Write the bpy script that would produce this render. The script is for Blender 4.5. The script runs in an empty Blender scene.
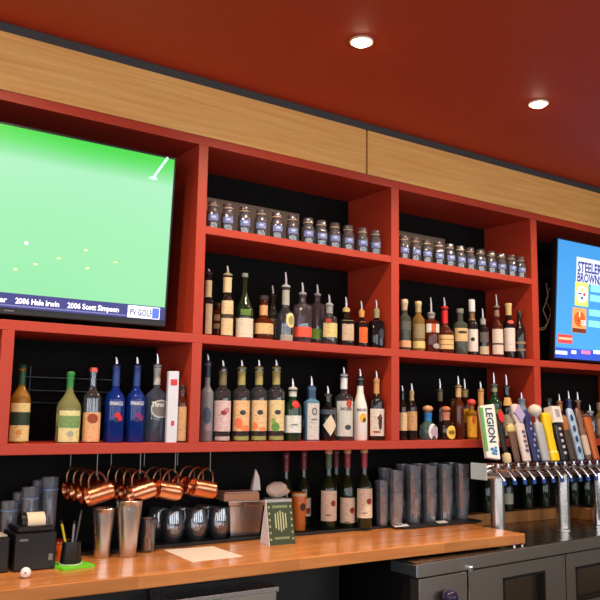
import bpy, math, random
import numpy as np
from mathutils import Matrix, Vector, Euler
random.seed(7)
sc = bpy.context.scene
COL = sc.collection
PI = math.pi

# ------------------------------------------------------------------ camera
F, PITCH, YAW, ROLL = 793.8, math.radians(8.09), math.radians(-34.32), math.radians(.89)
CAM = np.array([0, -2.925, 1.5])
ROT = Matrix.Rotation(YAW, 3, 'Z') @ Matrix.Rotation(PI/2 + PITCH, 3, 'X') @ Matrix.Rotation(ROLL, 3, 'Z')
RN = np.array(ROT)
cd = bpy.data.cameras.new('camera'); cam = bpy.data.objects.new('camera', cd); COL.objects.link(cam)
cam.matrix_world = Matrix.Translation(Vector(CAM)) @ ROT.to_4x4()
cd.sensor_width = 36; cd.sensor_fit = 'HORIZONTAL'; cd.lens = 36*F/600; cd.clip_start = .05
sc.camera = cam

def ray(u, v): return RN @ np.array([(u-300)/F, -(v-300)/F, -1])
def onY(u, v, Y): d = ray(u, v); return CAM + d*((Y-CAM[1])/d[1])
def onZ(u, v, Z): d = ray(u, v); return CAM + d*((Z-CAM[2])/d[2])
def px(p):
    q = RN.T @ (np.array(p, float)-CAM); return 300-F*q[0]/q[2], 300+F*q[1]/q[2], -q[2]

# ------------------------------------------------------------------ materials
MATS = {}
def lin(c):
    return tuple(((x/255)/12.92 if x/255 <= .04045 else ((x/255+.055)/1.055)**2.4) for x in c)
def mat(name, rgb, rough=.5, metal=0, trans=0, ior=1.45, emit=0, coat=0, spec=.5):
    if name in MATS: return MATS[name]
    m = bpy.data.materials.new(name); m.use_nodes = True
    b = m.node_tree.nodes['Principled BSDF']
    c = (*lin(rgb), 1)
    b.inputs['Base Color'].default_value = c
    b.inputs['Roughness'].default_value = rough
    b.inputs['Metallic'].default_value = metal
    b.inputs['Transmission Weight'].default_value = trans
    b.inputs['IOR'].default_value = ior
    b.inputs['Coat Weight'].default_value = coat
    b.inputs['Specular IOR Level'].default_value = spec
    if emit:
        b.inputs['Emission Color'].default_value = c; b.inputs['Emission Strength'].default_value = emit
    MATS[name] = m
    # faint procedural variation of the surface finish
    if not emit and not trans:
        nt = m.node_tree; n = nt.nodes.new('ShaderNodeTexNoise'); n.inputs['Scale'].default_value = 35
        mr = nt.nodes.new('ShaderNodeMapRange'); mr.inputs['To Min'].default_value = max(.02, rough-.05); mr.inputs['To Max'].default_value = min(1, rough+.07)
        nt.links.new(n.outputs['Fac'], mr.inputs['Value']); nt.links.new(mr.outputs['Result'], b.inputs['Roughness'])
    return m
def wood(name, c1, c2, scale=(1.2, 9, 34), rough=.35, coat=0, stave=0):
    if name in MATS: return MATS[name]
    m = mat(name, c1, rough, coat=coat); nt = m.node_tree; b = nt.nodes['Principled BSDF']
    tc = nt.nodes.new('ShaderNodeTexCoord'); mp = nt.nodes.new('ShaderNodeMapping'); mp.inputs['Scale'].default_value = scale
    n = nt.nodes.new('ShaderNodeTexNoise'); n.inputs['Scale'].default_value = 1.6; n.inputs['Detail'].default_value = 7; n.inputs['Distortion'].default_value = .6
    cr = nt.nodes.new('ShaderNodeValToRGB'); cr.color_ramp.elements[0].position = .32; cr.color_ramp.elements[1].position = .68
    cr.color_ramp.elements[0].color = (*lin(c1), 1); cr.color_ramp.elements[1].color = (*lin(c2), 1)
    nt.links.new(tc.outputs['Object'], mp.inputs['Vector']); nt.links.new(mp.outputs['Vector'], n.inputs['Vector'])
    nt.links.new(n.outputs['Fac'], cr.inputs['Fac'])
    out = cr.outputs['Color']
    if stave:
        mp2 = nt.nodes.new('ShaderNodeMapping'); mp2.inputs['Scale'].default_value = stave
        w = nt.nodes.new('ShaderNodeTexVoronoi'); w.inputs['Scale'].default_value = 1; w.distance = 'CHEBYCHEV'
        nt.links.new(tc.outputs['Object'], mp2.inputs['Vector']); nt.links.new(mp2.outputs['Vector'], w.inputs['Vector'])
        hs = nt.nodes.new('ShaderNodeHueSaturation')
        sx = nt.nodes.new('ShaderNodeSeparateColor'); nt.links.new(w.outputs['Color'], sx.inputs['Color'])
        mr = nt.nodes.new('ShaderNodeMapRange'); mr.inputs['To Min'].default_value = .82; mr.inputs['To Max'].default_value = 1.12
        nt.links.new(sx.outputs['Red'], mr.inputs['Value']); nt.links.new(mr.outputs['Result'], hs.inputs['Value'])
        nt.links.new(out, hs.inputs['Color']); out = hs.outputs['Color']
    nt.links.new(out, b.inputs['Base Color'])
    return m
def steel(name, rgb, rough=.28, scale=(5, 5, .5)):
    if name in MATS: return MATS[name]
    m = mat(name, rgb, rough, metal=1); nt = m.node_tree; b = nt.nodes['Principled BSDF']
    tc = nt.nodes.new('ShaderNodeTexCoord'); mp = nt.nodes.new('ShaderNodeMapping'); mp.inputs['Scale'].default_value = scale
    n = nt.nodes.new('ShaderNodeTexNoise'); n.inputs['Scale'].default_value = 3; n.inputs['Detail'].default_value = 3
    mr = nt.nodes.new('ShaderNodeMapRange'); mr.inputs['To Min'].default_value = rough-.01; mr.inputs['To Max'].default_value = rough+.02
    nt.links.new(tc.outputs['Object'], mp.inputs['Vector']); nt.links.new(mp.outputs['Vector'], n.inputs['Vector'])
    nt.links.new(n.outputs['Fac'], mr.inputs['Value']); nt.links.new(mr.outputs['Result'], b.inputs['Roughness'])
    return m
def flat(rgb, rough=.55): return mat('paint_%d_%d_%d' % rgb, rgb, rough)

RED = mat('red_paint', (178, 58, 35), .45)
CEIL = mat('ceiling_paint', (186, 62, 26), .6)
BLACK = mat('black_paint', (14, 13, 12), .75, spec=.15)
SOOT = mat('dark_wall', (15, 14, 13), .75, spec=.15)
TRIM = mat('grey_trim', (62, 64, 66), .55)
PANEL = wood('oak_panel', (226, 166, 92), (242, 192, 116), (1.1, 5, 30), .45)
BUTCH = wood('butcher_block', (202, 126, 66), (224, 150, 86), (1.6, 14, 14), .24, .3, (1.3, 14, .01))
LEDGE = wood('ledge_wood', (176, 112, 58), (206, 142, 82), (12, 12, 2), .4, 0, (16, 16, .01))
STEEL = steel('brushed_steel', (205, 203, 200), .27)
DSTEEL = steel('cooler_steel', (190, 182, 172), .33)
CHROME = mat('chrome', (215, 215, 218), .1, metal=1)
COPPER = steel('copper', (226, 152, 112), .26, (.5, 6, 6))
GOLD = mat('gold_metal', (200, 165, 90), .3, metal=1)
BPLAST = mat('black_plastic', (20, 20, 21), .35)
DPLAST = mat('dark_grey_plastic', (46, 44, 43), .45)
WHITE = flat((232, 230, 226))
CREAM = flat((228, 206, 168))
def thin_glass(name, rgb, gloss=.03, edge=1.5, haze=.1, hc=(222, 230, 238)):
    m = bpy.data.materials.new(name); m.use_nodes = True; nt = m.node_tree
    for n in list(nt.nodes): nt.nodes.remove(n)
    o = nt.nodes.new('ShaderNodeOutputMaterial'); mx = nt.nodes.new('ShaderNodeMixShader')
    t = nt.nodes.new('ShaderNodeBsdfTransparent'); t.inputs['Color'].default_value = (*lin(rgb), 1)
    g = nt.nodes.new('ShaderNodeBsdfGlossy'); g.inputs['Roughness'].default_value = gloss; g.inputs['Color'].default_value = (.95, .97, 1, 1)
    lw = nt.nodes.new('ShaderNodeFresnel'); lw.inputs['IOR'].default_value = edge
    nt.links.new(lw.outputs[0], mx.inputs['Fac']); nt.links.new(t.outputs[0], mx.inputs[1]); nt.links.new(g.outputs[0], mx.inputs[2]); 
    df = nt.nodes.new('ShaderNodeBsdfDiffuse'); df.inputs['Color'].default_value = (*lin(hc), 1)
    tl = nt.nodes.new('ShaderNodeBsdfTranslucent'); tl.inputs['Color'].default_value = (*lin(hc), 1)
    m2 = nt.nodes.new('ShaderNodeMixShader'); m2.inputs['Fac'].default_value = .35; nt.links.new(df.outputs[0], m2.inputs[1]); nt.links.new(tl.outputs[0], m2.inputs[2])
    m3 = nt.nodes.new('ShaderNodeMixShader'); m3.inputs['Fac'].default_value = haze  # glass haze; its pale diffuse also stands in for missing bright reflections
    nt.links.new(mx.outputs[0], m3.inputs[1]); nt.links.new(m2.outputs[0], m3.inputs[2]); nt.links.new(m3.outputs[0], o.inputs['Surface'])
    MATS[name] = m; return m
CLEAR = mat('clear_glass', (240, 246, 248), .015, trans=1, ior=1.45)
THIN = thin_glass('drinking_glass', (240, 245, 250), .03, 2.2, .05); PINTG = thin_glass('pint_glass_wall', (240, 245, 250), .025, 2.4, .15, (226, 234, 244))
GL = dict(
    clear=thin_glass('clear_spirit', (200, 208, 216), .03, 2.0, .05, (200, 210, 222)), water=thin_glass('clear_water_glass', (206, 216, 230), .03, 1.7, .14, (170, 192, 224)),
    pale=mat('pale_green_glass', (222, 226, 150), .03, trans=.75, ior=1.36),
    amber=mat('amber_glass', (206, 142, 40), .05, trans=.6, ior=1.36),
    brown=mat('brown_glass', (92, 36, 18), .05, trans=.3, ior=1.36, coat=.3),
    dark=mat('dark_glass', (26, 20, 18), .07, coat=.5),
    black=mat('black_glass', (15, 15, 17), .08, coat=.5),
    green=mat('green_glass', (22, 62, 38), .05, trans=.2, coat=.4),
    wine=mat('wine_green_glass', (20, 38, 18), .06, coat=.5),
    blue=mat('blue_glass', (20, 62, 168), .04, trans=.55, ior=1.36, coat=.3),
    ice=mat('ice_blue_glass', (120, 178, 214), .05, trans=.5, ior=1.36),
    frost=mat('frosted_glass', (176, 178, 182), .35, trans=.55, ior=1.36),
    violet=thin_glass('violet_glass', (212, 200, 214), .03, 2.1, .06, (206, 190, 206)),
    white=mat('white_glass', (236, 232, 226), .25, coat=.3),
    grey=mat('grey_green_glass', (98, 104, 92), .06, trans=.5, ior=1.36),
    gold=mat('golden_glass', (150, 116, 62), .06, trans=.35, ior=1.36),
    teal=mat('teal_glass', (120, 164, 164), .05, trans=.7, ior=1.36),
)

# ------------------------------------------------------------------ mesh helpers
class MB:
    def __init__(s): s.v = []; s.f = []
    def add(s, v, f):
        o = len(s.v); s.v += [tuple(p) for p in v]; s.f += [tuple(i+o for i in q) for q in f]; return s
    def box(s, x0, x1, y0, y1, z0, z1):
        return s.add([(x0,y0,z0),(x1,y0,z0),(x1,y1,z0),(x0,y1,z0),(x0,y0,z1),(x1,y0,z1),(x1,y1,z1),(x0,y1,z1)],
                     [(0,3,2,1),(4,5,6,7),(0,1,5,4),(1,2,6,5),(2,3,7,6),(3,0,4,7)])
    def prism(s, pts, z0, z1):
        n = len(pts)
        return s.add([(x,y,z0) for x,y in pts]+[(x,y,z1) for x,y in pts],
                     [tuple(range(n))[::-1], tuple(range(n, 2*n))]+[(i,(i+1)%n,n+(i+1)%n,n+i) for i in range(n)])
    def lathe(s, prof, seg=20, n=2, sy=1, c=(0,0,0), ring=False, flute=0):
        v = []; f = []
        ang = [2*PI*k/seg + (PI/seg if n > 2 else 0) for k in range(seg)]
        def unit(a):
            ca, sa = math.cos(a), math.sin(a)
            if flute: q = 1+.035*math.cos(flute*a); return ca*q, sa*q  # rippled wall, added to split reflections into bright vertical streaks
            if n == 2: return ca, sa*sy
            k = (abs(ca)**n+abs(sa)**n)**(-1/n); return ca*k, sa*k*sy
        U = [unit(a) for a in ang]
        for r, z in prof:
            for ux, uy in U: v.append((c[0]+r*ux, c[1]+r*uy, c[2]+z))
        m = len(prof)
        for i in range(m-1):
            for k in range(seg):
                a, b = i*seg+k, i*seg+(k+1) % seg
                f.append((a, b, b+seg, a+seg))
        if ring:
            for k in range(seg): f.append(((m-1)*seg+k, (m-1)*seg+(k+1) % seg, (k+1) % seg, k))
        else: f.append(tuple(range(seg))[::-1]); f.append(tuple(range((m-1)*seg, m*seg)))
        return s.add(v, f)
    def tube(s, path, rad, seg=8, closed=False):
        P = [Vector(p) for p in path]; N = len(P)
        R = rad if isinstance(rad, (list, tuple)) else [rad]*N
        v = []; f = []; ref = None
        for i, p in enumerate(P):
            a = P[i-1] if (i > 0 or closed) else P[i]; b = P[(i+1) % N] if (i < N-1 or closed) else P[i]
            t = (b-a).normalized()
            if ref is None: ref = Vector((0,0,1)) if abs(t.z) < .9 else Vector((1,0,0))
            x = ref - t*ref.dot(t)
            if x.length < 1e-5: x = t.orthogonal()
            x.normalize(); y = t.cross(x); ref = x
            for k in range(seg):
                A = 2*PI*k/seg; v.append(p + (x*math.cos(A)+y*math.sin(A))*R[i])
        for i in range(N if closed else N-1):
            j = (i+1) % N
            for k in range(seg): f.append((i*seg+k, i*seg+(k+1)%seg, j*seg+(k+1)%seg, j*seg+k))
        if not closed: f.append(tuple(range(seg))[::-1]); f.append(tuple(range((N-1)*seg, N*seg)))
        return s.add(v, f)
    def build(s, name, m, parent=None, smooth=True, bevel=0):
        me = bpy.data.meshes.new(name); me.from_pydata(s.v, [], s.f); me.update()
        o = bpy.data.objects.new(name, me); COL.objects.link(o); me.materials.append(m)
        if smooth:
            me.polygons.foreach_set('use_smooth', [True]*len(me.polygons))
            me.set_sharp_from_angle(angle=math.radians(42))
        if bevel:
            b = o.modifiers.new('bevel', 'BEVEL'); b.width = bevel; b.segments = 2; b.limit_method = 'ANGLE'
        if parent: o.parent = parent
        return o

def tag(o, label=None, cat=None, group=None, kind=None):
    if label: o['label'] = label
    if cat: o['category'] = cat
    if group: o['group'] = group
    if kind: o['kind'] = kind
    return o
def thing(name, label, cat, loc=(0,0,0), rz=0, group=None):
    o = bpy.data.objects.new(name, None); COL.objects.link(o); o.empty_display_size = .05
    o.location = loc; o.rotation_euler = (0, 0, rz); return tag(o, label, cat, group)
def struct(name, mb, m): return tag(mb.build(name, m, smooth=False), kind='structure')
def copy_tree(o, parent=None):
    c = o.copy(); COL.objects.link(c)
    if parent: c.parent = parent
    for ch in list(o.children): copy_tree(ch, c)
    return c
def text_verts(s, h, align='CENTER'):
    cu = bpy.data.curves.new('lettering', 'FONT'); cu.body = s; cu.size = h*1.38; cu.align_x = align; cu.resolution_u = 2; cu.offset = h*.035
    ob = bpy.data.objects.new('lettering', cu); COL.objects.link(ob)
    bpy.context.view_layer.update()
    me = bpy.data.meshes.new_from_object(ob.evaluated_get(bpy.context.evaluated_depsgraph_get()))
    v = [tuple(p.co) for p in me.vertices]; f = [tuple(p.vertices) for p in me.polygons]
    bpy.data.objects.remove(ob); bpy.data.curves.remove(cu); bpy.data.meshes.remove(me)
    return v, f
def flat_text(s, h, m, parent, x, y, z, align='LEFT', sx=1, name='lettering', vertical=False):
    v, f = text_verts(s, h, align)
    if vertical: vv = [(x+b-h/2, y, z-a*sx) for a, b, c in v]
    else: vv = [(x+a*sx, y, z+b) for a, b, c in v]
    return MB().add(vv, f).build(name, m, parent, smooth=False)

# ------------------------------------------------------------------ setting
S = .65
Z1T, Z1B, Z2T, Z2B, Z3T, Z3B = 2.274, 2.241, 1.815, 1.778, 1.3745, 1.336
ZTOP, ZTRIM, ZCEIL = 2.660, 2.886, 2.925
DEP = .35
XR = 5.3
struct('floor', MB().box(-3, 7, -5, .5, -.05, 0), mat('floor_tile', (104, 92, 80), .5))
struct('ceiling', MB().box(-3, 7, -5.2, .5, ZCEIL, ZCEIL+.06), CEIL)
struct('wall_back', MB().box(-3, 7, DEP+.015, DEP+.1, 0, ZCEIL), SOOT)
struct('wall_upper', MB().box(-3, 7, .022, DEP+.014, ZTOP+.001, ZTRIM+.002), SOOT)
struct('trim_1', MB().box(-3, 7, .006, DEP+.014, ZTRIM+.002, ZCEIL-.001), TRIM)

# wooden panels over the shelving
XS = 2.382
def panel(x0, x1, label):
    o = MB().box(x0, x1, 0, .021, ZTOP+.002, ZTRIM).build('wood_panel', PANEL, None, False, .0015)
    return tag(o, label, 'panel', 'wood panels above the shelves')
panel(-1.2, XS-.006, 'long light oak wall panel above the green television, left of the seam')
panel(XS+.006, XR, 'long light oak wall panel to the right of the seam, above the blue television')

# red shelving unit
unit = thing('shelving_unit', 'red painted built-in back bar shelving with black back panels', 'shelves', (0, 0, Z3B))
def upart(name, mb, m, label=None):
    mb.v = [(x, y, z-Z3B) for x, y, z in mb.v]
    o = mb.build(name, m, unit, False, .0015)
    if label: o['label'] = label
    return o
XL = .7586-.0445
posts = [(1.467, 1.5119), (2.5389, 2.589), (3.5861, 3.6394), (4.66, 4.71)]
upart('top_board', MB().box(-1.2, XR, 0, DEP, ZTOP-.038, ZTOP), RED)
upart('shelf_board', MB().box(-1.2, XR, 0, DEP, Z2B, Z2T), RED)
upart('shelf_board', MB().box(XL, XR, 0, DEP, Z3B, Z3T), RED)
for a, b in ((1.5119, 2.5389), (2.589, 3.5861)):
    upart('shelf_board', MB().box(a, b, .001, DEP, Z1B, Z1T), RED)
upart('upright', MB().box(XL, .7586, .0, DEP, Z3T, Z2B), RED)
for a, b in posts:
    upart('upright', MB().box(a, b, .0, DEP, Z3T, Z2B), RED)
    if a < 4: upart('upright', MB().box(a, b, .0, DEP, Z2T, ZTOP-.038), RED)
upart('back_panel', MB().box(-1.2, XR, DEP, DEP+.013, Z3B, ZTOP), BLACK, 'black back panel')
TAUPE = mat('taupe_board', (120, 104, 86), .5)
for a, b in ((1.513, 2.20), (2.59, 3.22)):
    upart('back_rail', MB().box(a, b, .315, .349, Z1T, max(onY(208 if a < 2 else 402, 197 if a < 2 else 231, .315)[2], Z1T+.05)), TAUPE, 'taupe rail along the back')

# ------------------------------------------------------------------ recessed lights
LAMP = mat('lamp_glow', (255, 236, 205), emit=30)
LP = [(-.265, 'recessed ceiling light far left, beyond the frame'), (.775, 'recessed ceiling light above the green television'), (1.815, 'round recessed ceiling light, the larger and higher of the two in view'),
      (2.855, 'round recessed ceiling light, the smaller one further right'), (3.895, 'recessed ceiling light above the blue television')]
for x, lab in LP:
    y = -.66
    r = thing('recessed_light', lab, 'ceiling light', (x, y, ZCEIL-.008), 0, 'recessed ceiling lights')
    MB().lathe([(.038, .008), (.046, .008), (.047, .004), (.045, .001), (.038, .001)], 32, ring=True).build('trim_ring', flat((225, 205, 185)), r)
    MB().lathe([(.001, -.012), (.014, -.011), (.028, -.006), (.037, .002), (.0375, .006), (.001, .0065)], 32).build('lens', LAMP, r)
    ld = bpy.data.lights.new('lamp', 'SPOT'); ld.energy = 96; ld.color = (1, .80, .58); ld.spot_size = math.radians(150); ld.spot_blend = .8; ld.shadow_soft_size = .04
    lo = bpy.data.objects.new('lamp', ld); COL.objects.link(lo); lo.location = (x, y, ZCEIL-.02)

# ------------------------------------------------------------------ televisions
def tv(label, x0, x1, z0, z1, Y, tilt):
    r = thing('television', label, 'television', ((x0+x1)/2, Y, z0)); r.rotation_euler.x = tilt
    w, h = (x1-x0)/2, z1-z0
    MB().box(-w, w, 0, .035, 0, h).build('housing', BPLAST, r, False, .004)
    MB().box(-w*.5, w*.5, .035, .07, h*.2, h*.7).build('back_cover', BPLAST, r, False, .004)
    MB().box(-.12, .12, .07, DEP-Y-.03, h*.3, h*.5).build('wall_mount', BPLAST, r, False)
    return r
def screen_mat(name, build):
    m = bpy.data.materials.new(name); m.use_nodes = True; nt = m.node_tree; b = nt.nodes['Principled BSDF']
    b.inputs['Base Color'].default_value = (.01, .01, .01, 1); b.inputs['Roughness'].default_value = .3
    tc = nt.nodes.new('ShaderNodeTexCoord'); sp = nt.nodes.new('ShaderNodeSeparateXYZ'); nt.links.new(tc.outputs['Generated'], sp.inputs[0])
    build(nt, b, sp); return m
def emis(name, rgb, s=1.0):
    return mat(name, rgb, .5, emit=s)

# left television: golf broadcast
TY, TILT = .05, math.radians(3.6)
t1 = tv('large television showing a pale green golf broadcast', .07, 1.369, 1.838, 2.546, TY, TILT)
def loc1(u, v):
    p = onY(u, v, TY-.02); return p[0]-t1.location.x, p[2]-t1.location.z
def green(nt, b, sp):
    cr = nt.nodes.new('ShaderNodeValToRGB'); e = cr.color_ramp.elements
    e[0].position = 0; e[0].color = (*lin((148, 232, 166)), 1); e[1].position = 1; e[1].color = (*lin((70, 222, 74)), 1)
    for p, c in ((.45, (158, 238, 176)), (.84, (172, 242, 194)), (.90, (134, 232, 152)), (.95, (98, 228, 112))):
        x = e.new(p); x.color = (*lin(c), 1)
    n = nt.nodes.new('ShaderNodeTexNoise'); n.inputs['Scale'].default_value = 3
    ma = nt.nodes.new('ShaderNodeMath'); ma.operation = 'MULTIPLY_ADD'; ma.inputs[1].default_value = .05
    nt.links.new(n.outputs['Fac'], ma.inputs[0]); nt.links.new(sp.outputs['Z'], ma.inputs[2])
    nt.links.new(ma.outputs[0], cr.inputs['Fac']); nt.links.new(cr.outputs['Color'], b.inputs['Emission Color']); b.inputs['Emission Strength'].default_value = 1
hw = (1.369-.07)/2; hh = 2.546-1.838
zb = .050
scr = MB().box(-hw+.011, hw-.011, -.002, .004, zb, hh-.012).build('screen', screen_mat('golf_screen', green), t1, False)
MB().box(-hw+.011, hw-.011, -.0035, .004, zb-.024, zb+.03).build('caption_bar', emis('navy_caption', (44, 48, 104)), t1, False)
MB().box(-hw+.011, hw-.12, -.0042, .003, zb-.018, zb-.013).build('caption_line', emis('navy_line', (92, 98, 150)), t1, False)
TW = emis('caption_white', (240, 240, 244))
zt = zb-.006
for s, u in (('2006 Hale Irwin', 16), ('2006 Scott Simpson', 68.5)):
    x, _ = loc1(u, 304); x2, _ = loc1(60 if u < 20 else 120, 308)
    o = flat_text(s, .021, TW, t1, 0, -.0046, zt); wid = max(v.co.x for v in o.data.vertices)
    for v in o.data.vertices: v.co.x = x + v.co.x*(x2-x)/wid
x, _ = loc1(7.5, 300); flat_text('ller', .021, TW, t1, x, -.0046, zt, 'RIGHT')
xa, _ = loc1(129, 310); xb, _ = loc1(161, 310)
lg = MB().box(xa, xb, -.005, .003, zb-.022, zb+.026).build('channel_logo', emis('logo_plate', (226, 232, 246)), t1, False)
MB().box(xa+(xb-xa)*.76, xb-.003, -.0056, -.004, zb-.019, zb+.023).build('logo_block', emis('logo_blue', (70, 96, 190)), lg, False)
o = flat_text('PV GOLF', .026, emis('logo_ink', (66, 74, 112)), lg, xa+.006, -.0062, zb-.012); wid = max(v.co.x for v in o.data.vertices)-xa
for v in o.data.vertices: v.co.x = xa+.008+(v.co.x-xa-.006)*(xb-xa)*.72/wid
# picture content: flag stick, ball, yellow spots on the green
x0, z0 = loc1(165, 159); x1, z1 = loc1(151, 179)
PW = emis('picture_white', (190, 240, 230))
MB().tube([(x0, -.0025, z0), (x1, -.0025, z1)], .005, 6).build('picture_detail', PW, t1)
MB().lathe([(0, -.008), (.018, -.004), (.018, .002), (0, .006)], 10, c=(x1, -.0005, z1)).build('picture_detail', PW, t1)
x, z = loc1(26.5, 243)
MB().lathe([(0, -.008), (.008, -.003), (.008, .003), (0, .008)], 10, c=(x, 0, z)).build('picture_detail', emis('ball_white', (230, 240, 250)), t1)
PYL = emis('picture_yellow', (196, 236, 140))
for u, v in ((86, 250), (59, 258), (36, 264), (116, 262), (88, 268), (16, 269)):
    x, z = loc1(u, v); MB().lathe([(0, -.007), (.014, -.003), (.014, .003), (0, .007)], 10, c=(x, .0095, z)).build('picture_detail', PYL, t1)
MB().box(loc1(5, 315)[0], loc1(15, 315)[0], -.0015, .002, .012, .018).build('bezel_mark', flat((96, 96, 98)), t1, False)

# right television: sports quiz
t2 = tv('wall television showing a blue football scoreboard, at the right edge', 3.825, 5.14, 1.83, 2.552, TY, math.radians(4))
t2x0 = 3.845
def loc2(u, v):
    p = onY(u, v, TY-.02); return p[0]-t2.location.x, p[2]-t2.location.z
def blue(nt, b, sp):
    cr = nt.nodes.new('ShaderNodeValToRGB'); e = cr.color_ramp.elements
    e[0].position = 0; e[0].color = (*lin((84, 178, 244)), 1); e[1].position = 1; e[1].color = (*lin((66, 158, 232)), 1)
    nt.links.new(sp.outputs['Z'], cr.inputs['Fac']); nt.links.new(cr.outputs['Color'], b.inputs['Emission Color']); b.inputs['Emission Strength'].default_value = 1.12
hw = (5.14-3.825)/2; hh = 2.552-1.83
MB().box(-hw+.008, hw-.008, -.002, .004, .03, hh-.012).build('screen', screen_mat('quiz_screen', blue), t2, False)
def rect2(u0, v0, u1, v1, rgb, name='screen_tile', y=-.004, par=None):
    a, c = loc2(u0, v0); b, d = loc2(u1, v1)
    um = c; dm = loc2(u0, v1)[1]; a = max(a, -hw+.0085)
    o = MB().box(a, b, y, .003, dm, um).build(name, emis('screen_%d_%d_%d' % rgb, rgb, .95), par or t2, False)
    return o, (a, b, dm, um)
rect2(553.5, 346.5, 640, 357, (44, 78, 190), 'ticker_bar')
rect2(573, 257, 640, 282, (186, 198, 240), 'title_plate', -.0035)
INK = emis('title_ink', (46, 44, 100))
for s, vb_, hpx in (('STEELERS', 270.5, 10), ('BROWNS', 280.5, 9)):
    x, z = loc2(574.5, vb_); h = abs(loc2(574.5, vb_-hpx)[1]-z)
    flat_text(s, h, INK, t2, x, -.0045, z-.004, sx=.74)
_, (a, b, c, d) = rect2(573, 281.5, 587, 305, (176, 200, 96))
o = MB().lathe([(0, 0), (1, 0), (1, .1), (0, .1)], 24)
def disc(o, cx, cz, rx, rz, y, m, name, par):
    seg = 22; v = []
    for yy in (y, y+.001): v += [(cx+rx*math.cos(2*PI*k/seg), yy, cz+rz*math.sin(2*PI*k/seg)) for k in range(seg)]
    f = [tuple(range(seg)), tuple(range(seg, 2*seg))[::-1]]+[(k, seg+k, seg+(k+1)%seg, (k+1)%seg) for k in range(seg)]
    return MB().add(v, f).build(name, m, par, False)
cx, cz = (a+b)/2, (c+d)/2
bd = disc(None, cx, cz, (b-a)*.42, (d-c)*.36, -.006, emis('badge_white', (236, 238, 236)), 'team_badge', t2)
for dx, dz, rgb in ((.0, .17, (230, 190, 40)), (.16, .0, (190, 30, 50)), (.0, -.16, (40, 80, 160))):
    q = disc(None, cx+dx*(b-a), cz+dz*(d-c), (b-a)*.1, (d-c)*.07, -.0075, emis('star_%d' % rgb[0], rgb), 'badge_star', bd)
MB().box(cx-(b-a)*.3, cx-(b-a)*.02, -.0075, -.006, cz-(d-c)*.02, cz+(d-c)*.04).build('badge_mark', INK, bd, False)
_, (a, b, c, d) = rect2(572, 307, 586.5, 332, (206, 142, 84))
cx, cz = (a+b)/2, (c+d)/2
hel = disc(None, cx, cz+(d-c)*.06, (b-a)*.40, (d-c)*.30, -.006, emis('helmet_orange', (206, 84, 30)), 'helmet_badge', t2)
MB().box(cx-(b-a)*.05, cx+(b-a)*.0, -.0075, -.006, cz+(d-c)*.14, cz+(d-c)*.355).build('helmet_stripe', emis('stripe_white', (240, 232, 224)), hel, False)
for dz in (-.16, -.08, .0): MB().box(cx+(b-a)*.08, cx+(b-a)*.44, -.0078, -.006, cz+(d-c)*(dz-.018), cz+(d-c)*(dz+.018)).build('face_mask', emis('mask_grey', (222, 218, 220)), hel, False)
disc(None, cx-(b-a)*.08, cz+(d-c)*.0, (b-a)*.06, (d-c)*.035, -.0076, emis('ear_hole', (90, 40, 24)), 'ear_hole', hel)
MB().box(a+.002, b-.002, -.0052, -.003, c+.002, c+(d-c)*.18).build('tile_base', emis('tile_brown', (96, 44, 36)), t2, False)
for v in (285, 294.5, 309, 320): rect2(588.5, v, 640, v+6.5, (120, 196, 250), 'score_row')
rd, (a, b, c, d) = rect2(559, 333.5, 573.5, 342.5, (206, 66, 66), 'sponsor_badge')
MB().box(a+.006, b-.006, -.0055, -.003, c+.022, d-.018).build('sponsor_stripe', emis('sponsor_cream', (240, 170, 130)), rd, False)
for u0, u1, rgb in ((556, 569, (220, 232, 252)), (573, 578, (220, 226, 240)), (583, 592, (240, 120, 170)), (595, 640, (226, 232, 246))):
    rect2(u0, 350, u1, 353.5, rgb, 'ticker_mark', -.0048)
for v in (247, 268, 283, 297): rect2(558, v, 560.5, v+1.2, (60, 120, 190), 'screen_mark')

# cables beside the right television
for lab, rgb, pts in (('thin pale cable hanging beside the blue television', (206, 196, 176), [(546, 283), (548, 297), (543, 310), (548, 322), (544, 331)]),
                      ('thin yellow cable looping beside the blue television', (190, 160, 84), [(550, 288), (546, 300), (551, 312), (548, 323), (542, 329)])):
    P = [onY(u, v, .27 if 'pale' in lab else .29) for u, v in pts]
    Q = []
    for i in range(len(P)-1):
        for k in range(5):
            Q.append(P[i]+(P[i+1]-P[i])*k/5)
    Q = [tuple(q) for q in Q]+[(P[-1][0]-.02, .345, P[-1][2]), (P[-1][0]-.02, .3485, P[-1][2])]
    tag(MB().tube(Q, .0035, 6).build('cable', flat(rgb)), lab, 'cable')

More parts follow.
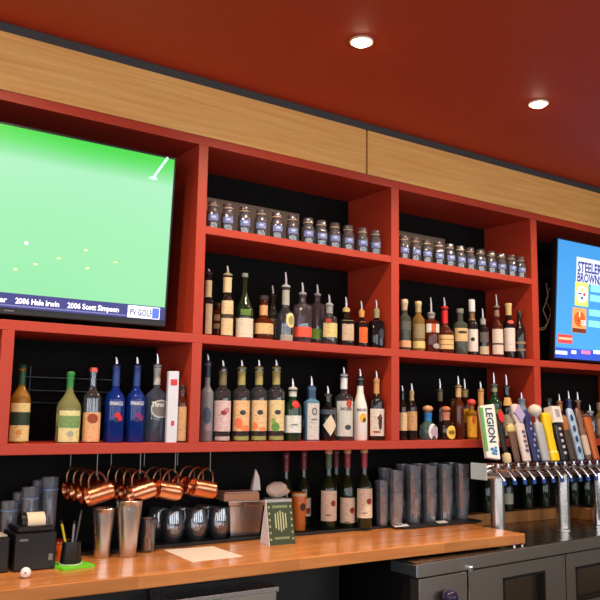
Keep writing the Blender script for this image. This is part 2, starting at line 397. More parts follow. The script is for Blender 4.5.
# ------------------------------------------------------------------ bottles
def interp(prof, z):
    for (r0, z0), (r1, z1) in zip(prof, prof[1:]):
        if z0 <= z <= z1: return r0+(r1-r0)*((z-z0)/(z1-z0) if z1 > z0 else 0)
    return prof[-1][0]
def patch(prof, a0, a1, z0, z1, n=2, off=.0009, sy=1, nz=3, na=14, inner=-.0006):
    def surf(a, z, o):
        ca, sa = math.cos(a-PI/2), math.sin(a-PI/2)
        k = 1 if n == 2 else (abs(ca)**n+abs(sa)**n)**(-1/n)
        r = interp(prof, z)*k+o
        return (r*ca, r*sa*sy, z)
    v = []; f = []
    for o in (off, inner):
        for i in range(nz+1):
            for k in range(na+1): v.append(surf(a0+(a1-a0)*k/na, z0+(z1-z0)*i/nz, o))
    W = na+1; N = W*(nz+1)
    for i in range(nz):
        for k in range(na):
            q = (i*W+k, i*W+k+1, (i+1)*W+k+1, (i+1)*W+k); f.append(q); f.append(tuple(x+N for x in q[::-1]))
    per = [k for k in range(W)]+[i*W+na for i in range(1, nz+1)]+[nz*W+k for k in range(na-1, -1, -1)]+[i*W for i in range(nz-1, 0, -1)]
    for x, y in zip(per, per[1:]+per[:1]): f.append((x, N+x, N+y, y))
    return MB().add(v, f)
def surf_pt(prof, x, z, n, off, sy=1):
    r0 = max(interp(prof, z), .004); a = max(-1.5, min(1.5, x/r0))
    ca, sa = math.cos(a-PI/2), math.sin(a-PI/2)
    k = 1 if n == 2 else (abs(ca)**n+abs(sa)**n)**(-1/n)
    r = r0*k+off
    return (r*ca, r*sa*sy, z)
def decal(prof, x, z, rx, rz, n, off=.0016, sy=1, diamond=False):
    seg = 8 if diamond else 18; v = []; f = []
    def uv(k): 
        A = 2*PI*k/seg
        if diamond: 
            q = abs(math.cos(A))+abs(math.sin(A)); return math.cos(A)/q, math.sin(A)/q
        return math.cos(A), math.sin(A)
    for o in (off, -.0004):
        v.append(surf_pt(prof, x, z, n, o, sy))
        for fr in (.5, 1):
            for k in range(seg): c, s = uv(k); v.append(surf_pt(prof, x+rx*c*fr, z+rz*s*fr, n, o, sy))
    N = 1+2*seg
    for k in range(seg):
        k2 = (k+1) % seg
        f += [(0, 1+k, 1+k2), (1+k, 1+seg+k, 1+seg+k2, 1+k2), (1+seg+k, N+1+seg+k, N+1+seg+k2, 1+seg+k2)]
    return MB().add(v, f)

BOT = {}
def printed(rgb):
    nm = 'label_%d_%d_%d' % rgb
    if nm in MATS: return MATS[nm]
    m = mat(nm, rgb, .5); nt = m.node_tree; b = nt.nodes['Principled BSDF']
    tc = nt.nodes.new('ShaderNodeTexCoord'); mp = nt.nodes.new('ShaderNodeMapping'); mp.inputs['Scale'].default_value = (70, 70, 190)
    n = nt.nodes.new('ShaderNodeTexNoise'); n.inputs['Scale'].default_value = 1; n.inputs['Detail'].default_value = 2
    cr = nt.nodes.new('ShaderNodeValToRGB'); cr.color_ramp.elements[0].position = .54; cr.color_ramp.elements[1].position = .66
    c = lin(rgb); cr.color_ramp.elements[0].color = (*c, 1); cr.color_ramp.elements[1].color = (c[0]*.72, c[1]*.68, c[2]*.66, 1)
    nt.links.new(tc.outputs['Object'], mp.inputs['Vector']); nt.links.new(mp.outputs['Vector'], n.inputs['Vector']); nt.links.new(n.outputs['Fac'], cr.inputs['Fac']); nt.links.new(cr.outputs['Color'], b.inputs['Base Color'])
    return m
def bottle(key, label, u, vb, vt, w, zs, Y, glass, sh, nk, pv, cap='pour', nw=.30, labels=(), emb=(), wraps=(), sq=2, txt=(), capc=(30, 30, 32), group=None, name='liquor_bottle', dv=None, bulge=0, rot=.55, kx=1, liquid=None, sy=1, tilt=0):
    """u, vb, vt, w and the heights sh (shoulder), nk (foot of neck), pv (mouth) are read off the photograph and turned into metres here"""
    for _ in range(60):
        X = onY(u, vb, Y)[0]; rr_ = w/2*px((X, Y, zs+.1))[2]/F + .0025
        if any(X < a+.08 and X+rr_ > a for a in (1.467, 2.5389, 3.5861)) and Y > rr_+.004: Y -= .003
        elif any(X > a-.03 and X-rr_ < a < X+rr_ for a in (.7586, 1.5119, 2.589, 3.6394)) and zs > 1.2 and Y < .3: Y += .003
        else: break
    pm = F/px((X, Y, zs+.1))[2]
    if dv is None: dv = px((X, 0, zs))[1]-vb
    Z = lambda v: onY(u, v+dv, Y)[2]-zs
    r = w/2/pm; h = Z(vt)
    root = thing(name, label, 'bottle', (X, Y, zs+.0004), -rot*math.atan2(X, 2.925+Y), group)
    if tilt: root.rotation_euler.y = tilt
    zsh, znk, zpv = Z(sh), Z(nk), min(Z(pv), h)
    rn = r*nw
    if sq > 2: r *= .88
    prof = [(r*.55, .0), (r*.93, .0), (r, .006)]
    if bulge:
        prof = [(r*.5, 0), (r*(1-bulge)*.95, .0), (r*(1-bulge), .006)]
        for k in range(1, 5): prof.append((r*(1-bulge+bulge*math.sin(k/4*PI/2)), .006+(zsh-.006)*k/4))
    else: prof.append((r, zsh))
    for k in range(1, 7):
        t = k/6; prof.append((rn+(r-rn)*(.5+.5*math.cos(PI*t)), zsh+(znk-zsh)*t))
    zl = max(zpv-.012, znk+.002)
    prof += [(rn, zl), (rn*1.12, zl+.001), (rn*1.12, max(zpv, zl+.003)), (rn*.5, max(zpv, zl+.003)+.0005)]
    MB().lathe(prof, 24, sq, sy).build('bottle_body', GL[glass], root)
    for L in labels:
        v0, v1, rgb = L[:3]; a = L[3] if len(L) > 3 else 1.25
        lo = patch(prof, -a, a, max(Z(v1), .004), Z(v0), sq, sy=sy, off=.0009+(.0006 if len(L) > 4 else 0)).build('label', printed(rgb), root)
    for v0, v1, rgb in wraps:
        z0, z1 = Z(v1), min(Z(v0), zpv+.001); nn = 5
        pr = [(max(interp(prof, z0+(z1-z0)*i/nn), rn)+.0011, z0+(z1-z0)*i/nn) for i in range(nn+1)]
        MB().lathe([(pr[0][0]-.002, z0)]+pr+[(pr[-1][0]-.002, z1)], 20, sq, sy).build('neck_wrap', flat(rgb, .35), root)
    for e in emb:
        du, v, rx, rz, rgb = e[:5]
        decal(prof, du/pm, Z(v), rx/pm, rz/pm, sq, .002 + (.0007 if len(e) > 6 else 0), sy, len(e) > 5 and e[5] == 'd').build('emblem', flat(rgb), root)
    for s, v, hp, rgb, wpx in txt:
        tv_, tf = text_verts(s, hp/pm); xs = [p[0] for p in tv_]; k = wpx/pm/(max(xs)-min(xs))
        MB().add([surf_pt(prof, p[0]*k, Z(v)+p[1], sq, .003, sy) for p in tv_], tf).build('lettering', flat(rgb), root, False)
    if cap == 'pour':
        b = MB().lathe([(rn*.8, zpv-.004), (rn*1.25, zpv), (rn*1.25, zpv+.006), (rn*.75, zpv+.012), (.004, zpv+.014)], 14).build('pourer', flat(capc, .3), root)
        z0 = zpv+.012; L = max(h-z0, .012)
        path = [(0, 0, z0), (0, 0, z0+L*.4), (-.0012, -.001, z0+L*.7), (-.004, -.003, z0+L)]
        MB().tube(path, [.0065, .006, .0048, .003], 10).build('spout', mat('spout_steel', (220, 220, 222), .3, metal=1), b)
    elif cap == 'cap':
        MB().lathe([(rn*1.1, zpv-.002), (rn*1.28, zpv-.001), (rn*1.28, h-.003), (rn*1.1, h)], 18).build('cap', flat(capc, .35), root)
    elif cap == 'ball':
        R = (h-zpv)/2; pr = [(R*kx*math.sin(PI*(k+.25)/8.5), zpv+R-R*math.cos(PI*(k+.25)/8.5)) for k in range(9)]
        MB().lathe(pr, 18).build('stopper', flat(capc, .4), root)
    BOT[key] = root
    return root

# -- left bay, lower shelf
z = Z3T; ga = 'bottles on the low shelf under the green television'
bottle('A1', 'amber mixer bottle with green neck and dark green banded label, at far left', 18, 443, 363, 19, z, .10, 'amber', 398, 384, 367, 'cap', .36, [(402, 440, (226, 204, 140)), (411, 424, (34, 58, 40), 1.27, 1)], [(-1, 431, 2.5, 3, (216, 150, 60))], [(366, 384, (22, 66, 44))], capc=(22, 66, 44), group=ga)
bottle('A2', 'pale green mixer bottle with green cap and sloping shoulders', 67, 443, 371, 24, z, .09, 'pale', 408, 388, 375, 'cap', .27, [(410, 441, (226, 222, 160), .95), (415, 427, (122, 160, 96), .97, 1)], [(1, 433, 3, 3, (160, 170, 150))], [(374, 387, (40, 128, 58))], capc=(40, 128, 58), group=ga)
bottle('A3', 'clear bottle with coral cap and round rust emblem on peach label', 90, 443, 367, 19.5, z, .085, 'clear', 398, 386, 371, 'cap', .32, [(412, 441, (228, 176, 124), 1.3)], [(0, 418, 5, 4.8, (150, 66, 36))], capc=(226, 96, 84), group=ga, sq=2.6)
for k, u, berry, lab, wd in (('A4', 113, (206, 40, 50), 'cobalt blue vodka bottle with red berries on its front', 20), ('A5', 134, (128, 44, 110), 'cobalt blue vodka bottle with purple berries, right of the red berry one', 19)):
    bottle(k, lab, u, 443, 357, wd, z, .09, 'blue', 399, 387, 367, 'pour', .36, (), [(1.5, 415, 3, 3, berry), (4, 418, 2.6, 2.8, berry), (0.5, 420, 2.2, 2.4, (30, 40, 90))], [(368, 386, (28, 58, 128))], txt=[('PINNACLE', 405, 3.6, (225, 232, 245), 13)], capc=(28, 48, 110), group=ga)
bottle('A6', 'clear vodka bottle with a round grey medallion and silver neck', 154.5, 443, 354, 22, z, .10, 'water', 397, 387, 367, 'pour', .30, (), [(3, 409, 10, 9, (196, 198, 198)), (3, 409, 8.6, 7.6, (120, 118, 114), '', 1)], [(368, 385, (190, 186, 182))], txt=[('Three', 407, 5, (235, 235, 230), 12)], capc=(170, 166, 160), group=ga)
bottle('A8', 'small dark bottle with tan label half hidden behind the white carton', 180.5, 443, 386, 10.5, z, .04, 'brown', 404, 396, 390, 'cap', .45, [(407, 441, (206, 160, 112))], capc=(40, 26, 20), group=ga, sq=3)
# carton
p = onY(170.5, 443, .03); pm = F/px(p)[2]
bx = thing('carton', 'tall narrow white carton with a red patch near its top', 'carton', (p[0], .03, z), -.25)
hw_, hc = 5.3/pm, 71/pm
MB().box(-hw_, hw_, -.018, .018, 0, hc).build('box_body', flat((218, 224, 236)), bx, False, .002)
MB().box(-hw_*.55, hw_*.7, -.0195, -.017, hc*.80, hc*.885).build('red_patch', flat((214, 58, 58)), bx, False)
MB().box(-hw_*.2, hw_*.35, -.0195, -.017, hc*.235, hc*.305).build('red_patch', flat((214, 58, 72)), bx, False)
# wire rack at the back of the left bay
rk = thing('wire_rack', 'black wire rack at the back of the shelf below the green television', 'rack', (0.95, .31, z))
def rx_(u, v): q = onY(u, v, .31); return q[0]-.95, q[2]-z
a, _ = rx_(22, 400); b, _ = rx_(120, 400)
for v in (378, 391, 403): MB().tube([(a, 0, rx_(60, v)[1]), (b, 0, rx_(60, v)[1])], .004, 6).build('rail', BPLAST, rk)
for u in (29, 118): MB().tube([(rx_(u, 400)[0], .006, 0), (rx_(u, 400)[0], .006, rx_(u, 366)[1])], .004, 6).build('post', BPLAST, rk)

# -- middle bay, middle shelf
z = Z2T; gb = 'bottles on the middle shelf, second bay'
bottle('B1', 'dark bottle with a slanting cream side label, leftmost on the middle shelf', 207, 333, 268, 13, z, .10, 'black', 300, 294, 272, 'pour', .5, [(302, 332, (190, 170, 134), .5)], (), [(278, 295, (196, 176, 136))], group=gb)
bottle('B1b', 'small dark bottle with two cream labels in the shadow behind its tall neighbours', 218, 334, 300, 13, z, .22, 'brown', 309, 306, 302, 'cap', .5, [(312, 318, (170, 146, 106)), (321, 326, (170, 146, 106))], capc=(60, 48, 34), group=gb)
bottle('B2', 'dark whiskey bottle with a tall cream label and cream neck wrap', 226, 334, 263, 14, z, .075, 'dark', 300, 291, 273, 'pour', .55, [(298.5, 333, (220, 196, 150), 1.1), (312, 316, (70, 54, 40), 1.11, 1)], (), [(275, 290, (222, 194, 150))], sq=3.2, capc=(150, 140, 110), group=gb)
bottle('B3', 'dark green bottle with grey cap and broad white label', 243.5, 336, 271, 18.5, z, .08, 'wine', 311, 289, 275, 'cap', .28, [(317, 336, (222, 212, 192)), (308, 314, (92, 124, 50), .6)], capc=(120, 124, 120), group=gb)
bottle('B4', 'squat brown bourbon bottle with cream neck label and cream band', 263, 337, 293, 20, z, .08, 'brown', 320, 313, 297, 'cap', .40, [(321.5, 332, (222, 186, 128), 1.3)], (), [(303, 313, (212, 160, 106))], capc=(50, 36, 28), group=gb)
bottle('B4b', 'dark bottle behind the squat bourbon, only its pourer and neck clear', 272, 338, 282, 14, z, .21, 'dark', 312, 304, 293, 'pour', .4, [(316, 324, (120, 104, 84))], group=gb)
bottle('B5', 'clear bottle with a tall chrome pourer and round cream label', 285, 340, 271, 17, z, .08, 'clear', 316, 306, 286, 'pour', .42, [(334, 340, (160, 158, 150), .8)], [(4, 319.5, 5.5, 7.5, (218, 206, 150)), (4, 319.5, 3.2, 4.8, (160, 150, 92), '', 1)], [(289, 304, (168, 168, 156))], capc=(180, 180, 176), group=gb)
bottle('B6', 'clear straight cylinder bottle with a coral band', 302, 342, 282, 19, z, .085, 'violet', 306, 302, 294, 'pour', .34, [(327, 337, (232, 88, 64), 1.45)], capc=(150, 140, 146), group=gb)
bottle('B7', 'clear straight cylinder bottle with a green band', 317, 343, 283, 15, z, .16, 'violet', 304, 301, 294, 'pour', .36, [(328, 338, (104, 148, 52), 1.5)], capc=(140, 136, 140), group=gb)
bottle('B8', 'liqueur bottle with cream label bearing a red crest', 329, 344, 294, 16, z, .08, 'clear', 318, 313, 305, 'pour', .40, [(323, 337, (214, 198, 128), 1.1)], [(-3, 321, 3.2, 2.6, (170, 50, 40))], [(306, 313, (150, 150, 150))], capc=(170, 168, 164), group=gb)
bottle('B9', 'squat bottle with gold collar and pale beige label', 346, 346, 297, 18, z, .085, 'dark', 322, 317, 310, 'pour', .34, [(321, 341, (196, 172, 146), .75)], (), [(307, 312, (206, 176, 110))], sq=2.6, capc=(196, 168, 104), group=gb)
bottle('B10', 'squat liqueur bottle with an orange label and amber stopper', 361.5, 348, 302, 14.5, z, .085, 'dark', 325, 319, 313, 'pour', .34, [(323, 344, (226, 98, 36), .62)], (), [(312, 318, (214, 152, 82))], capc=(214, 152, 82), group=gb)
bottle('B11', 'black square shouldered liqueur bottle, rightmost in the middle row', 376.5, 348, 300, 16.5, z, .09, 'black', 322, 319, 311, 'pour', .30, (), [(3, 334, 3, 5, (40, 44, 60))], [(311, 318, (150, 142, 96))], sq=3.4, capc=(150, 142, 96), group=gb)

# -- middle bay, lower shelf
z = Z3T; gc = 'bottles on the low shelf, second bay'
bottle('C1', 'frosted tall bottle with a blue picture, beside the red upright', 205.5, 443, 355, 13, z, .09, 'frost', 394, 386, 364, 'pour', .42, (), [(-1, 416, 4, 8, (66, 84, 110)), (1, 428, 4, 4, (150, 130, 140))], [(366, 378, (50, 62, 88))], capc=(50, 58, 80), group=gc)
for k, u, lc, lab, fl in (('C2', 221, (222, 196, 194), 'clear vodka bottle with pale pink label', [(3, 411, 3, 2.6, (190, 120, 130))]),
                      ('C3', 240, (232, 190, 138), 'clear vodka bottle whose label shows orange fruit at the left', [(-4, 424, 4, 5, (232, 120, 72)), (3, 429, 5, 3, (230, 132, 80))]),
                      ('C4', 257.5, (232, 196, 148), 'clear vodka bottle with orange blossom label, between two similar ones', [(-5, 427, 2.6, 4, (234, 130, 70)), (3, 430, 4, 2.2, (232, 140, 96))]),
                      ('C5', 275, (228, 206, 152), 'clear vodka bottle with a green leaf on its cream label', [(-2, 428, 4, 4.5, (96, 150, 60)), (-4, 422, 2, 3, (130, 170, 80))])):
    nwc = (120, 110, 78) if k == 'C2' else (168, 156, 84)
    bottle(k, lab, u, 443, 361, 17.2, z, .09, 'clear', 393, 387, 370, 'pour', .44, [(401.5, 432, lc, 1.35), (437, 441, (150, 158, 86) if k != 'C2' else (190, 180, 176), 1.0)], fl+[(0, 413.5, 3, 2.4, (52, 60, 60) if k != 'C2' else (150, 40, 60))], [(372, 386, nwc)], capc=(40, 38, 34) if k == 'C2' else (150, 142, 80), txt=[('Ketel' if k == 'C2' else 'Botanical', 411.5, 2.6, (80, 60, 60), 9)][:0], group=gc)
bottle('C6', 'dark green gin bottle with white collar and red seal', 292, 443, 380, 17.5, z, .085, 'green', 408, 400, 391, 'pour', .42, [(417, 434, (226, 230, 226), 1.35)], [(1.5, 406, 4, 4, (200, 34, 34)), (0, 426, 4, .8, (120, 140, 140))], [(393, 398, (214, 212, 204))], capc=(190, 190, 188), group=gc)
bottle('C7', 'square ice blue gin bottle with tall white label', 311, 443, 378, 17, z, .085, 'ice', 404, 400, 390, 'pour', .42, [(405, 441, (206, 204, 200), .72)], [(1, 413, 2.6, 3.8, (96, 100, 104)), (1, 413, 1.4, 2.2, (190, 190, 188), '', 1), (1, 421, 3, .9, (120, 122, 126))], [(391, 400, (40, 66, 104))], sq=4, capc=(50, 76, 120), group=gc)
bottle('C8', 'black apothecary gin bottle with a white diamond label', 327.5, 443, 388, 16.5, z, .085, 'black', 411, 407, 398, 'pour', .42, [(411.5, 416, (74, 82, 98), 1.3)], [(.5, 427, 7.4, 10.5, (222, 210, 182), 'd')], (), capc=(60, 54, 50), group=gc)
bottle('C9', 'clear rum bottle with white label and small red roundel', 343.5, 443, 369, 18, z, .08, 'clear', 400, 394, 378, 'pour', .36, [(403, 438, (206, 208, 200), 1.15)], [(3, 405.5, 3.2, 4, (186, 62, 48)), (2, 429, 3.4, 2.6, (60, 70, 70))], [(380, 391, (226, 228, 232))], txt=[('BACARDI', 412, 2.8, (60, 60, 60), 11)], capc=(220, 222, 228), group=gc)
bottle('C10', 'opaque white rum bottle with a yellow sun and black neck', 360, 443, 371, 14.5, z, .085, 'white', 412, 391, 381, 'pour', .44, (), [(1, 420, 3.6, 4.6, (232, 176, 46)), (2, 422, 1.6, 2.2, (90, 56, 30), '', 1)], [(381.5, 388, (30, 30, 32))], txt=[('MALIBU', 413, 2.6, (80, 84, 100), 10)], capc=(30, 30, 32), group=gc)
bottle('C11', 'dark rum bottle whose white label shows a standing figure', 376.5, 443, 373, 15, z, .085, 'dark', 404, 396, 383, 'pour', .36, [(411, 438, (222, 212, 200), 1.25)], [(1.5, 424, 2, 8, (62, 44, 48)), (1, 420, 2.8, 2, (120, 50, 50)), (-2, 434, 4, 1.2, (170, 90, 60))], [(383, 396, (200, 146, 92))], capc=(190, 140, 90), group=gc)

# -- right bay, middle shelf
z = Z2T; gd = 'bottles on the middle shelf, third bay'
bottle('D1', 'dark embossed bourbon bottle with cream foot label, next to the upright', 404.5, 350, 299, 13, z, .085, 'grey', 318, 313, 303, 'cap', .45, [(340.5, 347, (214, 170, 124), 1.3), (321, 330, (92, 92, 88), 1.2)], (), [(303, 310, (196, 172, 140))], capc=(206, 190, 164), group=gd)
bottle('D2', 'golden brown bourbon bottle with cream cap and foot label', 418.5, 351, 301, 13, z, .085, 'gold', 320, 313, 304, 'cap', .42, [(341, 348, (214, 196, 128), 1.3), (324, 338, (150, 132, 96), 1.1)], (), [(304, 312, (182, 164, 120))], capc=(206, 186, 140), group=gd)
bottle('D3', 'squat red-brown bourbon with white label and orange edge', 431.5, 352, 297, 15.5, z, .075, 'brown', 322, 318, 314, 'pour', .40, [(324, 332.5, (226, 222, 216), 1.0), (324, 332.5, (196, 90, 40), .3, 1)], [(3, 346, 4, 2.5, (170, 160, 160))], [(315, 318, (150, 146, 144))], capc=(160, 156, 154), group=gd)
bottle('D4', 'bourbon bottle with a dripping red wax neck and cream label', 445, 352, 296, 17, z, .085, 'brown', 333, 322, 307, 'pour', .36, [(334, 348, (228, 190, 130), 1.35), (338, 339, (160, 120, 70), 1.0, 1), (343, 344, (160, 120, 70), 1.0, 1)], (), [(305.5, 322, (206, 28, 30))], capc=(206, 28, 30), group=gd)
bottle('D5', 'grey green flask bottle with tan label and grey stopper', 460.5, 353, 307, 15.5, z, .085, 'grey', 323, 319, 311, 'cap', .36, [(327, 340, (222, 184, 128), 1.2)], [(0, 331, 4.5, 1.4, (60, 46, 36))], (), sq=2.8, capc=(118, 118, 112), group=gd)
bottle('D6', 'dark bottle with a tall white cap and a dot on its white label', 472.5, 354, 298, 11, z, .085, 'dark', 324, 316, 310, 'cap', .45, [(328, 350, (224, 214, 204), 1.3)], [(-1.5, 338, 2, 2, (40, 34, 32))], [(311, 319, (120, 90, 54))], capc=(214, 216, 220), group=gd)
bottle('D7', 'small dark bottle with silver pourer between two white labelled bottles', 483.5, 354, 306, 10.5, z, .09, 'dark', 327, 322, 318, 'pour', .45, [(344, 352, (196, 178, 144), 1.1), (330, 340, (96, 88, 80), 1.0)], (), [(318, 322, (170, 166, 160))], capc=(150, 148, 146), group=gd)
bottle('D8', 'reddish whisky bottle with a black line across its white label', 497.5, 355, 292, 11.5, z, .085, 'brown', 324, 317, 305, 'pour', .42, [(327, 352, (226, 208, 192), 1.3), (341, 342.5, (40, 32, 30), 1.31, 1)], (), [(308, 314, (150, 110, 96))], capc=(140, 130, 126), group=gd)
bottle('D9', 'dark whisky bottle with gold capsule and plain white label', 509.5, 356, 301, 11.5, z, .085, 'dark', 321, 315, 303, 'cap', .48, [(326, 349, (228, 212, 204), 1.3)], [(0, 320, 3, 2, (196, 70, 60))], [(303, 313, (206, 180, 118))], capc=(214, 190, 130), group=gd)
bottle('D10', 'dark brown patterned bottle, rightmost beside the upright', 520.5, 357, 309, 10.5, z, .10, 'dark', 330, 318, 312, 'cap', .42, [(340, 342, (150, 120, 96), 1.2), (347, 349, (140, 112, 92), 1.2)], capc=(56, 42, 36), group=gd)

# -- right bay, lower shelf
z = Z3T; ge = 'bottles on the low shelf, third bay'
bottle('E1', 'bottle with cream label, mostly hidden by the red upright', 402.5, 441, 386, 9.5, z, .09, 'dark', 408, 400, 394, 'pour', .4, [(413, 431, (226, 202, 150), 1.3)], group=ge)
bottle('E2', 'slim bottle with a tan label and tan neck, second from the upright', 412, 441, 384, 10, z, .075, 'dark', 408, 399, 393, 'pour', .38, [(412, 431, (206, 160, 108), 1.35)], (), [(393, 401, (176, 152, 110))], capc=(160, 140, 100), group=ge)
bottle('E3', 'squat clear tequila bottle with blue ribbon and tan ball stopper', 428, 440, 405, 20, z, .09, 'teal', 428, 420, 412, 'ball', .36, (), [(3.5, 431.5, 6, 8, (222, 216, 222)), (3.5, 431, 3.6, 4.6, (180, 160, 180), '', 1)], [(411.5, 420.5, (30, 112, 186))], sq=2.4, capc=(204, 150, 106), kx=1.5, group=ge)
bottle('E4', 'squat dark tequila bottle with copper ribbon and yellow oval label', 446, 440, 406, 20, z, .085, 'dark', 427, 420, 412, 'ball', .36, (), [(3, 432, 5.5, 6.6, (226, 190, 78)), (3, 432, 3.4, 2.2, (130, 96, 40), '', 1)], [(412, 420, (196, 120, 96))], sq=2.4, capc=(196, 116, 80), kx=1.6, group=ge)
bottle('E4b', 'tall dark bottle with olive neck behind the copper ribbon tequila', 440.5, 440, 379, 11, z, .23, 'dark', 408, 401, 391, 'pour', .45, (), (), [(392, 401, (150, 138, 98))], capc=(140, 130, 92), group=ge)
bottle('E5a', 'plain amber bottle in shadow behind the tequila', 453, 440, 398, 11, z, .21, 'amber', 412, 407, 402, 'cap', .4, capc=(60, 40, 20), group=ge)
bottle('E5', 'dark brown bottle with a cream neck and tall pourer', 459, 440, 376, 10.5, z, .09, 'brown', 406, 398, 387, 'pour', .5, (), (), [(388, 397, (206, 170, 120))], capc=(190, 160, 110), group=ge)
bottle('E6', 'brown bottle with yellow upper label and red lower half', 465.5, 440, 379, 12.5, z, .165, 'brown', 405, 398, 391, 'pour', .45, [(409, 423, (226, 168, 40), 1.3), (424, 437, (128, 40, 24), 1.3)], (), [(391, 397, (196, 170, 96))], capc=(170, 146, 90), group=ge)
bottle('E7', 'short bottle with red ball stopper and long yellow label', 472, 440, 399, 10, z, .085, 'amber', 413, 409, 406, 'ball', .5, [(412, 437, (230, 170, 40), 1.4)], [(.5, 420, 2, 4, (196, 96, 40))], capc=(216, 74, 62), kx=1.3, group=ge)
bottle('E8', 'bottle with a long tan neck right behind the tallest white tap handle', 481.5, 440, 382, 11, z, .09, 'amber', 414, 407, 391, 'pour', .48, (), (), [(392, 407, (206, 152, 88))], capc=(190, 140, 80), group=ge)
bottle('E9', 'green bottle with a tall pourer behind the taps', 495, 440, 373, 14, z, .09, 'green', 404, 396, 386, 'pour', .42, [(410, 434, (120, 132, 70), 1.2)], (), [(388, 392, (150, 160, 120))], capc=(130, 136, 130), group=ge)
bottle('E10', 'dark bottle with a small tan neck label behind the taps', 507.5, 440, 375, 12, z, .09, 'dark', 410, 394, 388, 'pour', .5, [(398, 406, (216, 170, 104), 1.0), (415, 436, (190, 180, 160), 1.1)], (), capc=(90, 80, 76), group=ge)
bottle('E11', 'grey blue bottle beside the upright, behind the taps', 522.5, 440, 393, 13, z, .09, 'ice', 412, 405, 401, 'pour', .5, (), (), [(402, 410, (110, 122, 140))], capc=(110, 116, 128), group=ge)
gf = 'bottles on the low shelf under the blue television'
bottle('F0', 'short dark bottle with a black cap, first past the right upright', 549.5, 440, 399, 11, z, .10, 'dark', 412, 407, 403, 'cap', .5, capc=(28, 28, 30), group=gf)
bottle('F1', 'bottle with a brown neck behind the taps, under the blue television', 560.5, 440, 395, 10, z, .09, 'brown', 416, 411, 404, 'pour', .5, (), (), [(405, 412, (176, 116, 70))], capc=(150, 100, 64), group=gf)
bottle('F2', 'dark blue bottle behind the pale blue tap handle', 570, 440, 392, 10.5, z, .09, 'blue', 414, 408, 402, 'pour', .5, (), (), [(403, 409, (40, 56, 92))], capc=(46, 60, 90), group=gf)
bottle('F3', 'brown glass bottle with chrome pourer, third under the blue television', 579, 440, 393, 10.5, z, .09, 'brown', 414, 409, 403, 'pour', .5, [(418, 436, (150, 120, 100), 1.1)], capc=(110, 96, 88), group=gf)
bottle('F4', 'squat clear bottle with chrome pourer near the right edge', 591, 440, 406, 12, z, .09, 'clear', 420, 417, 414, 'pour', .5, (), (), capc=(150, 150, 150), group=gf)
bottle('F5', 'brown bottle cut by the right edge of the picture', 601, 440, 404, 10, z, .09, 'gold', 418, 414, 411, 'cap', .5, [(420, 436, (170, 140, 110), 1.1)], capc=(130, 110, 90), group=gf)

# ------------------------------------------------------------------ small jars on the top shelf
JLAB = flat((118, 130, 186))
JG = thin_glass('jar_glass', (230, 228, 230), .04, 2.2, .08)
jar0 = None
ORD = ['first', 'second', 'third', 'fourth', 'fifth', 'sixth', 'seventh', 'eighth', 'ninth', 'tenth', 'eleventh', 'twelfth']
def make_jar():
    r = thing('glass_jar', 'jar', 'jar')
    out = [(.020, 0), (.0285, .0), (.030, .004), (.030, .072), (.027, .082), (.0215, .089), (.0215, .094), (.0235, .096), (.0235, .121), (.0215, .124)]
    inn = [(.0195, .123), (.0195, .092), (.024, .082), (.0272, .070), (.0272, .010), (.010, .008)]
    MB().lathe(out+inn, 18).build('jar_body', JG, r)
    pr = [(.030, 0), (.030, .072), (.027, .082)]
    l = patch(pr, -.8, .8, .034, .060, 2).build('label', JLAB, r)
    decal(pr, 0, .049, .011, .005, 2, .0014).build('emblem', flat((190, 200, 236)), l)
    b = MB(); b.tube([(.022, 0, .100), (.0235, .004, .104), (.0235, -.004, .110)], .0012, 5)
    MB().lathe([(.0236, .099), (.0245, .100), (.0245, .103), (.0236, .104)], 18, ring=True).build('neck_ring', mat('warm_ring', (190, 150, 110), .2, coat=.3), r)
    return r
for bay, us, vbs in ((0, [212.5, 227.5, 244, 260.5, 276.5, 292, 308, 321, 334.5, 348, 362, 375], (225.5, 252)), (1, [403.5, 415, 426.5, 438.5, 449.5, 460, 470, 480.5, 491, 501, 511, 520.5], (257.5, 276.5))):
    for i, u in enumerate(us):
        vb = vbs[0]+(vbs[1]-vbs[0])*(u-us[0])/(us[-1]-us[0])
        if jar0 is None: jar0 = make_jar(); r = jar0
        else: r = copy_tree(jar0)
        Y = .045; p = onY(u, vb, Y)
        r.location = (p[0], Y, Z1T+.0006); r.rotation_euler.z = -.35+random.uniform(-.15, .15)
        r['label'] = ('%s from the left of the glass jars in the %s top shelf row' % (ORD[i], ('left', 'right')[bay]))
        r['group'] = ('glass jars on the top shelf, left row', 'glass jars on the top shelf, right row')[bay]

# ------------------------------------------------------------------ counter
ZC = .945; FY = -.31
ct = MB().prism([(-1.2, FY), (3.11, FY), (3.116, -.01), (3.24, DEP-.22), (3.3, DEP+.01), (-1.2, DEP+.01)], ZC-.047, ZC).build('counter', BUTCH, None, False, .004)
tag(ct, 'long orange butcher block back bar counter', 'counter')
tag(MB().box(-1.2, 2.2, -.04, DEP+.01, 0, ZC-.05).build('base_cabinet', BPLAST, None, False), 'black cabinet front in the dark under the wooden counter', 'cabinet')
mt = thing('bar_rail_mat', 'long black rubber strip along the rear of the counter', 'mat', (0, .16, ZC))
MB().box(.55, 2.66, -.015, .185, 0, .012).build('mat_body', mat('rubber', (22, 22, 23), .6), mt, False, .003)
ZM = ZC+.0125

def place(u, v, z=ZC): return onZ(u, v, z)

# stainless bin under the counter
a = onY(172, 590, -.24); b = onY(277, 586, -.24)
ib = thing('ice_bin', 'stainless ice bin in shadow under the counter', 'bin', ((a[0]+b[0])/2, -.15, 0))
w2 = (b[0]-a[0])/2
MB().box(-w2, w2, -.09, .1, 0, b[2]-.02).build('bin_body', DSTEEL, ib, False, .004)
MB().box(-w2-.004, w2+.004, -.1, .1, b[2]-.02, b[2]).build('lid', STEEL, ib, False, .003)

